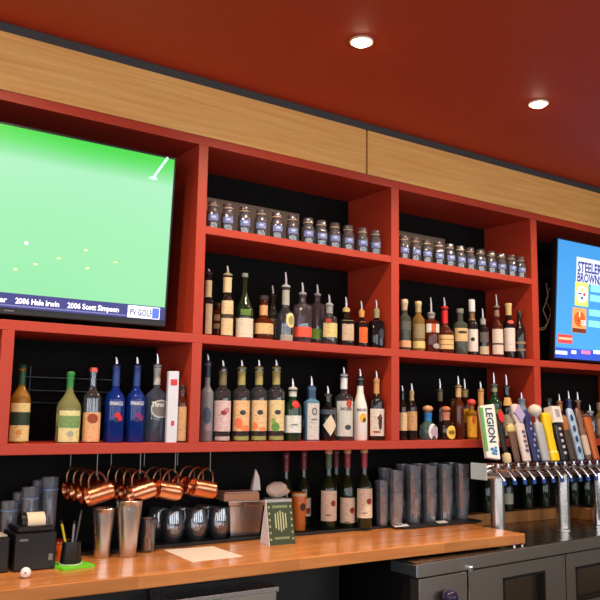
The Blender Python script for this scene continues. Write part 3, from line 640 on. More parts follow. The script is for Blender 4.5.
# ------------------------------------------------------------------ cooler (right, under the taps)
ZK = .888
cl = thing('bar_cooler', 'stainless steel bar cooler with recessed door pulls, under the beer taps', 'cooler', (2.34, 0, 0))
def cy(x): return -.385+(x-2.34)*.075
def strip(mb, x0, x1, d0, d1, z0, z1):
    return mb.prism([(x0-2.34, cy(x0)+d0), (x1-2.34, cy(x1)+d0), (x1-2.34, cy(x1)+d1), (x0-2.34, cy(x0)+d1)], z0, z1)
XC0, XC1 = 2.34, 4.9
MB().prism([(0, cy(XC0)), (XC1-XC0, cy(XC1)), (XC1-XC0, DEP), (0, DEP)], ZK-.004, ZK).build('top', mat('cooler_top', (150, 142, 132), .25, metal=1), cl, False)
strip(MB(), XC0, XC1, -.006, .02, ZK-.060, ZK-.004).build('fascia', DSTEEL, cl, False, .003)
MB().prism([(.01, cy(XC0)+.05), (XC1-XC0, cy(XC1)+.05), (XC1-XC0, DEP), (.01, DEP)], .08, ZK-.004).build('case', BPLAST, cl, False)
MB().prism([(.03, cy(XC0)+.08), (XC1-XC0, cy(XC1)+.08), (XC1-XC0, DEP-.05), (.03, DEP-.05)], 0, .08).build('plinth', BPLAST, cl, False)
MB().box(-.004, .02, cy(XC0)-.004, cy(XC0)+.16, ZK-.055, ZK-.008).build('corner_bracket', steel('pale_steel', (186, 204, 216), .3), cl, False, .002)
seams = [2.352, onZ(468, 600, .75)[0]]
def xs(u, v):
    # point of the cooler front seen at (u, v)
    d = ray(u, v); t = (-.385-.075*2.34-CAM[1])/(d[1]-.075*d[0]); q = CAM+d*t; return q[0], q[2]
doors = [2.352, xs(468, 590)[0], xs(566, 580)[0], 4.75]
for i in range(3):
    x0, x1 = doors[i]+.004, doors[i+1]-.004
    if i == 0:
        strip(MB(), x0, x1, .0, .05, .1, ZK-.066).build('side_panel', DSTEEL, cl, False, .003)
        continue
    d = None
    q = (xs(503, 578), xs(545, 573)) if i == 1 else (xs(575.5, 567), xs(620, 561))
    h0, h1 = q[0][0], q[1][0]; zt = max(q[0][1], q[1][1]); zt = min(zt, ZK-.09); zb_ = zt-.17
    mb = MB()
    strip(mb, x0, h0, 0, .045, .1, ZK-.066); strip(mb, h1, x1, 0, .045, .1, ZK-.066)
    strip(mb, h0, h1, 0, .045, zt, ZK-.066); strip(mb, h0, h1, 0, .045, .1, zb_)
    d = mb.build('door', DSTEEL, cl, False)
    strip(MB(), h0, h1, .03, .044, zb_, zt).build('recessed_pull', mat('pull_steel', (150, 134, 116), .25, metal=1), d, False)
    fr = MB(); strip(fr, h0, h0+.012, -.003, .03, zb_, zt); strip(fr, h1-.012, h1, -.003, .03, zb_, zt); strip(fr, h0, h1, -.003, .03, zt-.012, zt); strip(fr, h0, h1, -.003, .03, zb_, zb_+.012)
    fr.build('pull_frame', BPLAST, d, False)
    if i == 1:
        hx, hz = xs(468.5, 568)
        MB().lathe([(.002, -.014), (.012, -.012), (.014, 0), (.012, .012), (.002, .014)], 14, c=(hx-2.34, cy(hx)-.013, hz)).build('hinge', CHROME, d)
        MB().tube([(hx-2.34-.001, cy(hx)-.004, hz), (hx-2.34-.001, cy(hx)-.004, .2)], .004, 8).build('hinge_rod', CHROME, d)
kx_, kz_ = xs(444, 594)
lk = MB().lathe([(.002, -.03), (.03, -.028), (.036, -.005), (.030, .012), (.012, .022), (.002, .023)], 18, c=(kx_-2.34, cy(kx_)-.036, kz_)).build('lock_cover', mat('violet_sheen', (44, 36, 66), .25), cl)  # purple reflection on this dark knob is put into the plastic's colour
for u, v in ((514, 544), (546, 548)):
    q = onZ(u, v+3, ZK)
    MB().lathe([(.010, 0), (.010, .004), (.006, .006), (.009, .013), (.007, .018), (.001, .019)], 14, c=(q[0]-2.34, q[1] if q[1] > cy(q[0])+.012 else cy(q[0])+.014, ZK-.0005)).build('stud', CHROME, cl)

# wooden ledges around the draft area
LY = .27
l0 = onY(472, 517, LY); l1 = onY(568, 505, LY)
ZL = (l0[2]+l1[2])/2
tag(MB().box(3.31, l1[0], LY, LY+.075, ZK+.0005, ZL).build('rear_ledge', LEDGE, None, False, .002), 'low wooden ledge running behind the beer tower columns', 'ledge')
tag(MB().box(l1[0]+.001, l1[0]+.06, -.02, LY+.075, ZK+.0005, ZL+.004).build('side_ledge', LEDGE, None, False, .002), 'wooden ledge projecting forward at the right edge', 'ledge')

# ------------------------------------------------------------------ beer tower
BY = -.05
twr = thing('beer_tower', 'chrome beer tap tower with twelve handles on steel columns', 'beer tap', (3.2, BY, ZK))
TX, TZ = 3.2, ZK
ra = onY(480, 464, BY-.045); rb = onY(480, 481, BY-.045)
RZ = (ra[2]+rb[2])/2; RR = (ra[2]-rb[2])/2
RX0 = onY(481, 473, BY)[0]; RX1 = 4.75
MB().lathe([(RR*.95, 0), (RR, .004), (RR, RX1-RX0), (RR*.9, RX1-RX0+.004)], 32).build('rail', CHROME, twr)
rl = twr.children[-1]; rl.data.transform(Matrix.Translation((RX0-TX, 0, RZ-TZ)) @ Matrix.Rotation(PI/2, 4, 'Y'))
e0 = onY(463, 473, BY+.05)[0]
ec = MB().box(RX0-TX-.006, RX0-TX+.0, -RR*1.05, RR*1.6, RZ-TZ-RR, RZ-TZ+RR).build('end_plate', mat('end_plate', (186, 210, 216), .35), twr, False, .003)  # light blue reflection on the plate is put into its base colour
ec['label'] = 'end plate coloured with its pale blue reflection'
for u in (497.5, 562.5, 598):
    x = onY(u, 500, BY)[0]
    rr = .036
    MB().lathe([(rr*1.25, 0), (rr*1.25, .006), (rr, .010), (rr, RZ-RR*.8-TZ)], 28, c=(x-TX, 0, 0)).build('column', STEEL if u < 590 else CHROME, twr)
BLUE = mat('spout_cap_blue', (36, 82, 170), .35)
fu = [495, 505.5, 515.5, 525, 534.5, 544, 553, 562, 571, 579, 587, 594.5]
FX = []
ferr = MB(); 
for i, u in enumerate(fu):
    x = onY(u, 475, BY-.06)[0]-TX; FX.append(x)
    zc = RZ-TZ; y0 = -RR
    m = MB()
    m.tube([(x, y0+.02, zc+.012), (x, y0-.035, zc+.012)], [.017, .017], 12)
    m.lathe([(.012, zc+.0), (.017, zc+.006), (.017, zc+.026), (.011, zc+.030), (.009, zc+.042), (.011, zc+.044)], 14, c=(x, y0-.035, 0))
    m.tube([(x, y0-.035, zc+.008), (x+.004, y0-.055, zc-.012), (x+.010, y0-.066, zc-.034), (x+.011, y0-.068, zc-.046)], [.012, .011, .009, .009], 10)
    fo = m.build('faucet', CHROME, twr)
    MB().tube([(x+.0107, y0-.0675, zc-.040), (x+.012, y0-.069, zc-.062)], [.0115, .0105], 10).build('spout_cap', BLUE, fo)
HZ = RZ-TZ+.044; HY = -RR-.035
WS = 1.22
def handle(i, prof, rgb, label, vtop, sq=2, sy=.5, rough=.4, tilt=14, tiltx=0):
    """prof: (half width, height fraction); the handle stands on faucet i and leans back"""
    x = FX[i]
    if i == 0: x -= .022
    zt = onY(fu[i]-8, vtop, BY-.02)[2]-TZ
    H = (zt-HZ)/math.cos(math.radians(tilt))
    h = MB().lathe([(w_*WS, f_*H) for w_, f_ in prof], 20, sq, sy).build('tap_handle', mat('handle_%d_%d_%d' % rgb, rgb, rough), twr)
    h['label'] = label
    h.location = (x, HY, HZ-.001); h.rotation_euler = (math.radians(-tilt), math.radians(tiltx), 0)
    return h, H
def sub(h, name, mb, m): return mb.build(name, m, h, False)
# 1 white paddle
H1 = .305
h, H = handle(0, [(.006, 0), (.009, .02), (.010, .05)], (190, 186, 180), 'white paddle handle with LEGION lettering', 462)
zt = onY(485, 404, BY)[2]-TZ; H = (zt-HZ)/math.cos(.23)
wv = [(-.043, .03), (.030, .02), (.037, H), (-.046, H-.012)]
MB().prism([(a, b) for a, b in wv], -.014, .014).build('paddle', flat((232, 232, 226)), h, False, .002)
pd = h.children[-1]; pd.data.transform(Matrix.Rotation(PI/2, 4, 'X'))
h.rotation_euler.z = -.35
MB().box(-.0475, -.030, -.0150, -.012, .06, H-.02).build('green_edge', flat((92, 164, 84)), h, False)
MB().box(.0325, .0385, -.013, .0135, .05, H-.012).build('wood_edge', flat((196, 168, 132)), h, False)
flat_text('LEGION', .038, flat((30, 58, 84)), h, .002, -.0155, H-.02, 'LEFT', .98, vertical=True)
lt = h.children[-1]; mx = max(v.co.z for v in lt.data.vertices); mn = min(v.co.z for v in lt.data.vertices); k = .185/(mx-mn)
for v in lt.data.vertices: v.co.z = mx+(v.co.z-mx)*k
for dx, dz, rr_ in ((-.008, .070, .011), (.010, .062, .010), (-.004, .050, .010), (.012, .078, .008), (.010, .046, .007)):
    disc(None, dx, dz, rr_, rr_*.8, -.0158, flat((58, 134, 196)), 'logo_mark', h)
# 2 black handle with red oval
h, H = handle(1, [(.013, 0), (.016, .02), (.018, .16), (.010, .19), (.016, .3), (.022, .62), (.022, .64), (.014, .66), (.024, .74), (.03, .86), (.022, .97), (.006, 1)], (24, 26, 24), 'black handle with a red oval badge', 408)
sub(h, 'ferrule', MB().lathe([(.015, .002), (.0185, .02), (.019, .15*H), (.012, .18*H)], 16), flat((216, 196, 154)))
disc(None, 0, H*.84, .017, .033, -.0172, flat((206, 40, 36)), 'badge', h)
sub(h, 'green_collar', MB().lathe([(.0315, .88*H), (.0325, .895*H), (.026, .96*H), (.02, .97*H)], 16, sy=.55), flat((60, 110, 50)))
# 3 brown handle
h, H = handle(2, [(.008, 0), (.017, .04), (.018, .3), (.021, .7), (.024, .93), (.018, 1)], (104, 74, 56), 'slim brown wooden handle', 424)
sub(h, 'pale_tip', MB().lathe([(.0225, H*.80), (.0255, H*.84), (.0255, H*.93), (.015, H*1.01)], 14, sy=.55), flat((206, 190, 120)))
# 4 white handle with violet text
h, H = handle(3, [(.010, 0), (.023, .03), (.024, .3), (.026, .62), (.026, .64), (.018, .66), (.030, .80), (.026, .97), (.012, 1)], (216, 200, 194), 'white handle with a lilac diamond head', 404, 2.6, .55)
sub(h, 'diamond_head', MB().prism([(0, H*.66), (.033, H*.80), (.006, H*.985), (-.030, H*.84)], -.018, .018), flat((176, 160, 204)))
h.children[-1].data.transform(Matrix.Rotation(PI/2, 4, 'X'))
for k in range(5): sub(h, 'script_mark', MB().box(-.008+.003*(k % 2), .009, -.0152, -.012, H*(.17+.08*k), H*(.215+.08*k)), flat((92, 72, 110)))
# 5 dark blue patterned
h, H = handle(4, [(.010, 0), (.021, .03), (.023, .4), (.026, .62), (.020, .70), (.022, .86), (.010, 1)], (40, 46, 96), 'dark blue handle patterned with silver', 410, 2, .6)
for k in range(7): disc(None, .009*math.sin(k*2.1), H*(.1+.105*k), .007, .008, -.0162, flat((142, 156, 190)), 'silver_spot', h)
# 6 grey with white ball
h, H = handle(5, [(.010, 0), (.023, .03), (.025, .5), (.022, .66), (.008, .70), (.007, .78)], (172, 174, 180), 'pale grey handle topped by a white ball', 404, 3, .55)
sub(h, 'ball', MB().lathe([(.002, .76*H)]+[(.031*math.sin(PI*k/8), .885*H-.034*math.cos(PI*k/8)) for k in range(1, 8)]+[(.002, H*1.0)], 18), flat((222, 212, 198)))
# 7 yellow
h, H = handle(6, [(.012, 0), (.025, .02), (.026, .16), (.022, .20), (.022, .55), (.028, .9), (.028, .97), (.02, 1)], (240, 200, 26), 'bright yellow handle', 413, 3.2, .6)
sub(h, 'white_band', MB().lathe([(.0232, .17*H), (.0255, .175*H), (.0235, .205*H), (.022, .21*H)], 20, 3.2, .62), flat((240, 226, 140)))
# 8 dark with white cube
h, H = handle(7, [(.009, 0), (.020, .03), (.022, .68), (.012, .72), (.010, .76)], (30, 34, 44), 'black handle with a white square head', 407, 3, .7)
sub(h, 'square_head', MB().box(-.030, .030, -.022, .022, .70*H, H), flat((226, 222, 216)))
sub(h, 'head_mark', MB().box(-.010, .016, -.0235, -.02, .80*H, .94*H), flat((166, 160, 164)))
for k in range(5): sub(h, 'white_mark', MB().box(-.006, .008, -.0175, -.012, H*(.12+.11*k), H*(.17+.11*k)), flat((196, 196, 200)))
# 9 brown-black
h, H = handle(8, [(.009, 0), (.019, .03), (.021, .3), (.026, .5), (.018, .66), (.022, .86), (.014, 1)], (66, 56, 44), 'dark bronze sculpted handle', 416, 2, .7)
sub(h, 'amber_top', MB().lathe([(.0185, .68*H), (.0235, .86*H), (.0155, 1.005*H), (.006, 1.01*H)], 14, sy=.75), flat((166, 104, 56)))
# 10 pale blue
h, H = handle(9, [(.009, 0), (.020, .03), (.022, .5), (.024, .8), (.018, .97), (.008, 1)], (168, 196, 220), 'pale blue and white handle with navy patches', 408, 2.6, .6)
for k in range(4): disc(None, -.012, H*(.2+.2*k), .009, .018, -.0158, flat((36, 62, 110)), 'navy_patch', h)
# 11 brown-grey
h, H = handle(10, [(.008, 0), (.016, .03), (.017, .5), (.020, .58), (.013, .62), (.019, .78), (.016, .95), (.008, 1)], (120, 92, 78), 'greyish brown turned handle', 408, 2, .8)
sub(h, 'pale_shaft', MB().lathe([(.0165, .1*H), (.0182, .12*H), (.0182, .45*H), (.017, .47*H)], 14, sy=.82), flat((198, 178, 162)))
# 12 orange
h, H = handle(11, [(.009, 0), (.019, .03), (.022, .5), (.026, .8), (.022, .97), (.010, 1)], (186, 98, 46), 'orange brown handle', 414, 2.8, .6)
sub(h, 'dark_cap', MB().lathe([(.0235, .93*H), (.0235, .96*H), (.012, 1.01*H)], 14, 2.8, .65), flat((90, 60, 46)))

for h in [o for o in twr.children if o.name.startswith('tap_handle')]:
    if 'LEGION' in h['label']: continue
    for c_ in h.children: c_.scale = (WS, WS, 1)
# green bottles lying in wait behind the taps
gg = 'green bottles behind the beer tower'
for i, (u, lb) in enumerate(((487, 0), (508, 1), (528, 0), (545, 0), (574, 0), (587, 0))):
    X = onY(u, 500, .31)[0]
    lab = ['green bottle standing on the rear ledge at its left end', 'green bottle with a cream label on the rear ledge behind the tower', 'plain green bottle on the ledge, two places left of the second column',
           'plain green bottle on the ledge just left of the second column', 'green bottle on the ledge just right of the second column', 'green bottle on the ledge at its right end'][i]
    r = thing('glass_bottle', lab, 'bottle', (X, .312, ZL), -.4, gg)
    pr = [(.02, 0), (.029, 0), (.031, .005), (.031, .13), (.026, .155), (.013, .185), (.012, .225), (.014, .226), (.014, .236), (.006, .237)]
    MB().lathe(pr, 18).build('bottle_body', GL['wine'], r)
    if lb: patch(pr, -1.3, 1.3, .04, .10).build('label', flat((206, 200, 170)), r)
    MB().lathe([(.0142, .224), (.0155, .226), (.0155, .238), (.012, .241)], 14).build('cap', flat((70, 96, 60)), r)

# ------------------------------------------------------------------ things on the counter
# receipt printers
p = place(37, 568)
def wx(u, Y): return onY(u, 540, Y)[0]
PY = -.06
x0, x1 = wx(15.5, PY), wx(57, PY); zt = onY(36, 533, PY)[2]-ZC
pr = thing('receipt_printer', 'black receipt printer with cream paper roll under its raised lid', 'printer', ((x0+x1)/2, PY, ZC))
w2 = (x1-x0)/2
MB().box(-w2, w2, 0, .16, 0, zt).build('housing', BPLAST, pr, False, .006)
MB().box(-w2*.86, w2*.9, .008, .15, zt, zt+.022).build('top_cover', BPLAST, pr, False, .008)
zr = zt+.018
mb = MB(); R = .034
mb.tube([(-w2*.35, .062, zr+.012), (w2*.52, .062, zr+.012)], [R, R], 22); mb.build('paper_roll', flat((226, 206, 178)), pr)
MB().tube([(-w2*.62, .062, zr+.012), (-w2*.35, .062, zr+.012)], [R*1.04, R*1.04], 22).build('roll_holder', BPLAST, pr)
MB().box(w2*.62, w2*.82, -.002, .004, zt*.25, zt*.42).build('power_label', flat((120, 118, 116)), pr, False)
MB().box(-w2*.8, -w2*.4, -.0015, .004, zt*.80, zt*.86).build('maker_plate', flat((110, 108, 108)), pr, False)
p2 = thing('card_terminal', 'black boxy machine cut by the left edge, paper slip on top', 'machine', (x0-.07, PY+.01, ZC))
MB().box(-.09, .055, 0, .15, 0, zt*.93).build('housing', BPLAST, p2, False, .006)
MB().box(.01, .05, .02, .1, zt*.93, zt*.93+.004).build('paper_slip', flat((176, 168, 156)), p2, False)
# golf ball
g = place(25.5, 571); rg = .0175
gb_ = MB()
gb_.lathe([(.0008, -rg)]+[(rg*math.sin(PI*k/12), -rg*math.cos(PI*k/12)) for k in range(1, 12)]+[(.0008, rg)], 24)
ball = gb_.build('golf_ball', mat('golf_white', (236, 236, 236), .3, coat=.3)); ball.location = (g[0], -.165, ZC+rg)
q = onZ(25.5, 571, ZC); ball.location.x = onY(26, 568, -.165)[0]
tag(ball, 'white golf ball on the counter in front of the printer', 'ball')
mk = decal([(rg*.98, -.02), (rg*1.0, 0), (rg*.9, .02)], -.006, .002, .003, .0026, 2, .0012).build('blue_mark', flat((60, 70, 130)), ball)
# green pad with pen cup
q = onZ(73, 568, ZC)
pd_ = thing('note_pad', 'lime green square pad under the pen cup', 'pad', (q[0], q[1]+.03, ZC), .18)
MB().box(-.062, .062, -.062, .062, 0, .010).build('pad', mat('lime', (112, 214, 40), .5), pd_, False, .001)
MB().lathe([(.022, .010), (.040, .010), (.041, .0125), (.022, .013)], 24, c=(0, 0, 0)).build('white_ring', WHITE, pd_)
cx_, cy_ = q[0], q[1]+.03
pc = thing('pen_cup', 'black tapered pen cup on the lime green pad', 'cup', (cx_, cy_, ZC+.0135))
MB().lathe([(.02, 0), (.036, 0), (.037, .003), (.031, .075), (.029, .075), (.034, .006), (.01, .005)], 22).build('cup_body', BPLAST, pc)
for lab, rgb, dx, dy, lx, ly, L in (('yellow pen leaning left in the pen cup', (206, 186, 40), -.012, 0, -.034, .0, .135), ('black pen with silver clip leaning right in the pen cup', (60, 60, 66), .008, -.006, .024, .0, .165), ('grey pen upright in the pen cup', (130, 130, 136), .006, .012, .010, .012, .125)):
    r = thing('pen', lab, 'pen', (cx_+dx*.5, cy_+dy*.6, ZC+.0195), 0, 'pens in the cup')
    d = Vector((lx, ly, L)).normalized()
    a = Vector((0, 0, 0)); MB().tube([a, a+d*L], .0042, 8).build('barrel', flat(rgb, .3), r)
    MB().tube([a+d*L, a+d*(L+.012)], [.0046, .003], 8).build('tip', flat((24, 24, 26), .3), r)
# copper dish behind the pens
q = onY(62, 534, .10)
cpd = thing('copper_dish', 'small copper dish in the shadow behind the pen cup', 'dish', (q[0], .11, ZC))
MB().lathe([(.02, 0), (.032, 0), (.034, .004), (.030, .03), (.046, .062), (.05, .064), (.048, .068), (.03, .045), (.01, .04)], 22).build('dish_body', COPPER, cpd)

# shakers
def tin(u, vb, vt, wt, wb, label, Y=None):
    q = onZ(u, vb-1.5, ZC); pm = F/px(q)[2]; H = (vb-vt)/pm*.985; a, b = wt/2/pm, wb/2/pm
    r = thing('shaker_tin', label, 'shaker', (q[0], q[1], ZC), 0, 'cocktail shaker tins')
    pr = [(b*.6, 0), (b*.96, 0), (b, .004)]+[(b+(a-b)*t, .004+(H-.008)*t) for t in (.2, .4, .6, .8, .9)]+[(a, H-.004), (a*1.03, H-.002), (a*1.0, H), (a*.96, H-.002), (b*.95, .012), (b*.3, .010)]
    MB().lathe(pr, 36).build('tin_body', STEEL, r)
    for f in (.86, .92): 
        rr = b+(a-b)*f; MB().lathe([(rr, f*H-.001), (rr+.0012, f*H), (rr, f*H+.001)], 36, ring=True).build('groove', CHROME, r)
    return r
tin(101.5, 559, 510, 23, 15.5, 'steel cocktail shaker tin, shorter of the pair')
tin(127, 558, 502, 26.5, 17, 'steel cocktail shaker tin, taller of the pair')

# tall glasses behind the printer
def tumbler(r0, r1, H, t=.0022, base=.010):
    return [(r0*.5, 0), (r0*.95, 0), (r0, .003), (r1, H-.001), (r1-t*.5, H), (r1-t, H-.002), (r0-t, base), (r0*.3, base)]
gts = 'tall glasses behind the printer'
TPROF = tumbler(.026, .031, .20)
for i, (u, vt, lab) in enumerate(((9, 498, 'shortest tall glass, at the far left behind the printer'), (20, 489, 'tall narrow glass, second from left behind the printer'), (29, 484, 'tall narrow glass in the middle behind the printer'), (39, 477, 'tall narrow glass, second from right behind the printer'), (48, 474, 'tallest narrow glass, at the right end behind the printer'))):
    Y = (.19, .27, .17, .26, .18)[i]; X = onY(u, 520, Y)[0]; H = onY(u, vt, Y)[2]-ZM+.0
    r = thing('tall_glass', lab, 'glass', (X, Y, ZC), 0, gts)
    MB().lathe(tumbler(.026, .031, H), 36, flute=9).build('glass_body', PINTG, r)
    MB().lathe([(.0318, H*.84), (.0318, H*.86), (.0305, H*.86)], 22, ring=True).build('highlight_ring', mat('highlight_blue', (120, 150, 190), .3), r)  # bluish highlight near the glass top, put in as a coloured ring

# copper mugs hanging under the shelf
def make_mug():
    r = thing('copper_mug', 'mug', 'mug')
    R, L = .0355, .098
    pr = [(R*.4, 0), (R*.9, 0), (R*.96, .004), (R, .02), (R*1.0, L-.006), (R*1.05, L-.002), (R*1.02, L), (R*.95, L-.004), (R*.93, .01), (R*.3, .008)]
    b = MB().lathe(pr, 28).build('mug_body', COPPER, r)
    # axis along +X: bottom at +X, mouth at -X, handle on top
    b.data.transform(Matrix.Translation((L/2, 0, -.082)) @ Matrix.Rotation(-PI/2, 4, 'Y'))
    pts = []
    for k in range(13):
        A = PI*k/12
        pts.append((.036*math.cos(A)*.95, 0, -.082+R-.004+.0515*math.sin(A)))
    MB().tube(pts, .0046, 8).build('handle', mat('handle_brass', (150, 104, 78), .25, metal=1), r)
    return r
mug0 = None
rows = [(94, 15, 4, 'first'), (137, 15, 4, 'second'), (172, -11, 3, 'third'), (207, -11, 3, 'fourth')]
rowname = ['leftmost row', 'second row from the left', 'third row from the left', 'rightmost row']
depthn = ['front', 'second back', 'third back', 'rearmost']
MZ = onY(170, 469, .045)[2]
rack = thing('mug_rack', 'thin wire hanging rods for the copper mugs, under the red shelf', 'rack', (1.3, .17, Z3B))
for ri, (u, tl, n, _) in enumerate(rows):
    X = onY(u, 490, .045)[0]
    rod = MB().tube([(X-1.3, -.15, MZ-.0095-Z3B), (X-1.3, .165, MZ-.0095-Z3B)], .0028, 6).build('rod', mat('wire_steel', (120, 118, 114), .3, metal=1), rack)
    for yy in (-.145, .16):
        MB().tube([(X-1.3, yy, MZ-.0095-Z3B), (X-1.3, yy, 0)], .0022, 6).build('hanger', MATS['wire_steel'], rack)
    for k in range(n):
        if mug0 is None: mug0 = make_mug(); r = mug0
        else: r = copy_tree(mug0)
        Y = .045+.085*k
        r.location = (X, Y, MZ-.0038); r.rotation_euler = (0, math.radians(-tl), math.radians(random.uniform(-6, 6)))
        dn = depthn[k] if k < n-1 else 'rearmost'
        r['label'] = 'copper mug, %s of the %s hanging under the shelf' % (dn, rowname[ri])
        r['group'] = 'copper mugs hanging under the shelf'

# straw glass
q = onY(147.5, 546, .10)
sg = thing('short_glass', 'short glass holding wooden stir sticks beside the taller shaker', 'glass', (q[0], .10, ZC))
MB().lathe(tumbler(.026, .034, .13), 24).build('glass_body', THIN, sg)
for i, (lx, ly, lab) in enumerate(((-.014, .0, 'wooden stir stick leaning left in the short glass'), (.006, -.010, 'wooden stir stick near the front of the short glass'), (.015, .006, 'wooden stir stick leaning right in the short glass'), (-.004, .012, 'wooden stir stick at the back of the short glass'))):
    d = Vector((lx, ly, .12))
    s = MB().tube([Vector((lx*-.6, ly*-.6, .0)), d], .0045, 6).build('stir_stick', flat((190, 132, 82))); s.location = (q[0], .10, ZC+.0125)
    tag(s, lab, 'stir stick', 'stir sticks in the short glass')

# stemless wine glasses
sp = [(.012, 0), (.024, 0), (.027, .003), (.040, .025), (.047, .055), (.045, .085), (.037, .118), (.036, .1185), (.0345, .117), (.0425, .085), (.0445, .055), (.037, .027), (.022, .008), (.004, .006)]
sp = [(a*1.06, b*1.1) for a, b in sp]
gn = 'stemless wine glasses on the rubber strip'
sn0 = None
for i, (u, Y, lab) in enumerate(((172, .20, 'stemless wine glass, left of the three in the front row'), (196, .20, 'stemless wine glass, middle of the three in the front row'), (219, .20, 'stemless wine glass, right of the three in the front row'),
                        (158, .292, 'stemless wine glass at the left end of the back row'), (179, .292, 'stemless wine glass, second in the back row'), (203, .292, 'stemless wine glass at the right end of the back row'))):
    X = onY(u, 530, Y)[0]
    if sn0 is None:
        sn0 = MB().lathe(sp, 28).build('wine_glass', THIN); r = sn0
    else: r = sn0.copy(); COL.objects.link(r)
    r.location = (X, Y, ZM); tag(r, lab, 'wine glass', gn)

# steel pan with napkins
PYY = .19
x0, x1 = onY(231, 520, PYY)[0], onY(265, 520, PYY)[0]; zt = onY(248, 501, PYY)[2]-ZM; w2 = (x1-x0)/2
pn = thing('steel_pan', 'small deep stainless pan by the wine glasses', 'pan', ((x0+x1)/2, PYY+.06, ZM), -.15)
mb = MB(); a, b = w2*.97, w2*.78
def rect_ring(a, d, z): return [(-a, -d, z), (a, -d, z), (a, d, z), (-a, d, z)]
d_ = .06
rings = [rect_ring(b, d_*.8, 0), rect_ring(a*.94, d_*.95, zt-.022), rect_ring(a, d_, zt-.018), rect_ring(a*1.05, d_*1.06, zt), rect_ring(a*.98, d_*.99, zt), rect_ring(a*.9, d_*.9, zt-.02), rect_ring(b*.94, d_*.75, .006)]
v = sum(rings, []); f = [(3, 2, 1, 0)]
for i in range(len(rings)-1):
    for k in range(4): f.append((i*4+k, i*4+(k+1) % 4, i*4+4+(k+1) % 4, i*4+4+k))
f.append(tuple(range(len(v)-4, len(v)))); mb.add(v, f); mb.build('pan_body', STEEL, pn, False, .002)
nb = thing('napkin_stack', 'stack of brown paper napkins lying across the steel pan', 'napkins', ((x0+x1)/2-.02, PYY+.06, ZM+zt+.0005), -.15)
MB().box(-w2*1.02, w2*.92, -.058, .05, 0, .034).build('napkins', flat((196, 152, 118)), nb, False, .004)
MB().box(-w2*.95, w2*.88, -.054, .046, .034, .040).build('top_napkin', flat((214, 186, 160)), nb, False, .003)
# paper cone and folded cloth
q = onY(257, 500, .17)
cn = MB().add([(0, 0, 0.0), (.042, -.004, .0), (.046, .02, .0), (.004, .03, 0), (.016, .0, .095), (.036, .0, .06), (.036, .012, .06), (.018, .013, .095)],
              [(3, 2, 1, 0), (0, 1, 5, 4), (1, 2, 6, 5), (2, 3, 7, 6), (3, 0, 4, 7), (4, 5, 6, 7)]).build('folded_paper', flat((232, 228, 224)), None, False, .002); cn.location = (onY(257, 490, PYY+.04)[0]-.03, PYY+.03, ZM+zt+.041)
tag(cn, 'white pointed folded paper standing on the napkin stack', 'paper')

# tent card
q0 = onZ(270, 545.5, ZC); q1 = onZ(296, 541, ZC); pm = F/px(q0)[2]
Hc = 44/pm; wc = 27/pm/.93
tc = thing('tent_card', 'green patterned tent card standing at the back of the counter', 'sign', (q0[0]+.062, q0[1]+.035, ZC), .0)
tc.rotation_euler.z = -.10
A = math.atan2(.045, Hc)
def slab(y0, y1, th): 
    return MB().add([(-wc/2, y0, 0), (wc/2, y0, 0), (wc/2, y0+th, 0), (-wc/2, y0+th, 0), (-wc/2, y1, Hc), (wc/2, y1, Hc), (wc/2, y1+th, Hc), (-wc/2, y1+th, Hc)],
                    [(0, 3, 2, 1), (4, 5, 6, 7), (0, 1, 5, 4), (1, 2, 6, 5), (2, 3, 7, 6), (3, 0, 4, 7)])
slab(-.045, -.002, .003).build('front_leaf', flat((52, 66, 40)), tc, False)
slab(.043, .0015, .003).build('rear_leaf', flat((226, 228, 232)), tc, False)
MB().add([(-wc/2, -.0455, 0), (-wc/2+.001, .045, 0), (-wc/2+.001, .002, Hc), (-wc/2, -.002, Hc), (-wc/2-.002, -.0455, 0), (-wc/2-.002, .045, 0), (-wc/2-.002, .002, Hc), (-wc/2-.002, -.002, Hc)],
         [(0, 1, 2, 3), (7, 6, 5, 4), (0, 4, 5, 1), (1, 5, 6, 2), (2, 6, 7, 3), (3, 7, 4, 0)]).build('white_side', flat((228, 230, 236)), tc, False)
fl = tc.children[0]
def onleaf(x, t, off=.0006): return (x, -.045+(.043)*t-off-.0004, Hc*t)
def leafbox(x0, x1, t0, t1, off=.0008):
    v = [onleaf(x0, t0, off), onleaf(x1, t0, off), onleaf(x1, t1, off), onleaf(x0, t1, off), onleaf(x0, t0, -.001), onleaf(x1, t0, -.001), onleaf(x1, t1, -.001), onleaf(x0, t1, -.001)]
    return MB().add(v, [(0, 1, 2, 3), (7, 6, 5, 4), (0, 4, 5, 1), (1, 5, 6, 2), (2, 6, 7, 3), (3, 7, 4, 0)])
leafbox(-wc/2, wc/2, .93, .995).build('top_band', flat((150, 156, 160)), fl, False)
for k in range(5):
    x = wc*(-.2+.1*k); leafbox(x-.003, x+.003, .28+.04*abs(k-2), .74-.03*abs(k-2)).build('column_mark', flat((172, 182, 140)), fl, False)
leafbox(-wc*.3, wc*.3, .80, .86).build('title_mark', flat((120, 136, 96)), fl, False)
leafbox(-wc*.3, wc*.3, .12, .17).build('title_mark', flat((120, 136, 96)), fl, False)
for k in range(6):
    for s in (-1, 1): leafbox(s*wc*.43-.004, s*wc*.43+.004, .1+.14*k, .15+.14*k).build('border_dot', flat((150, 164, 120)), fl, False)

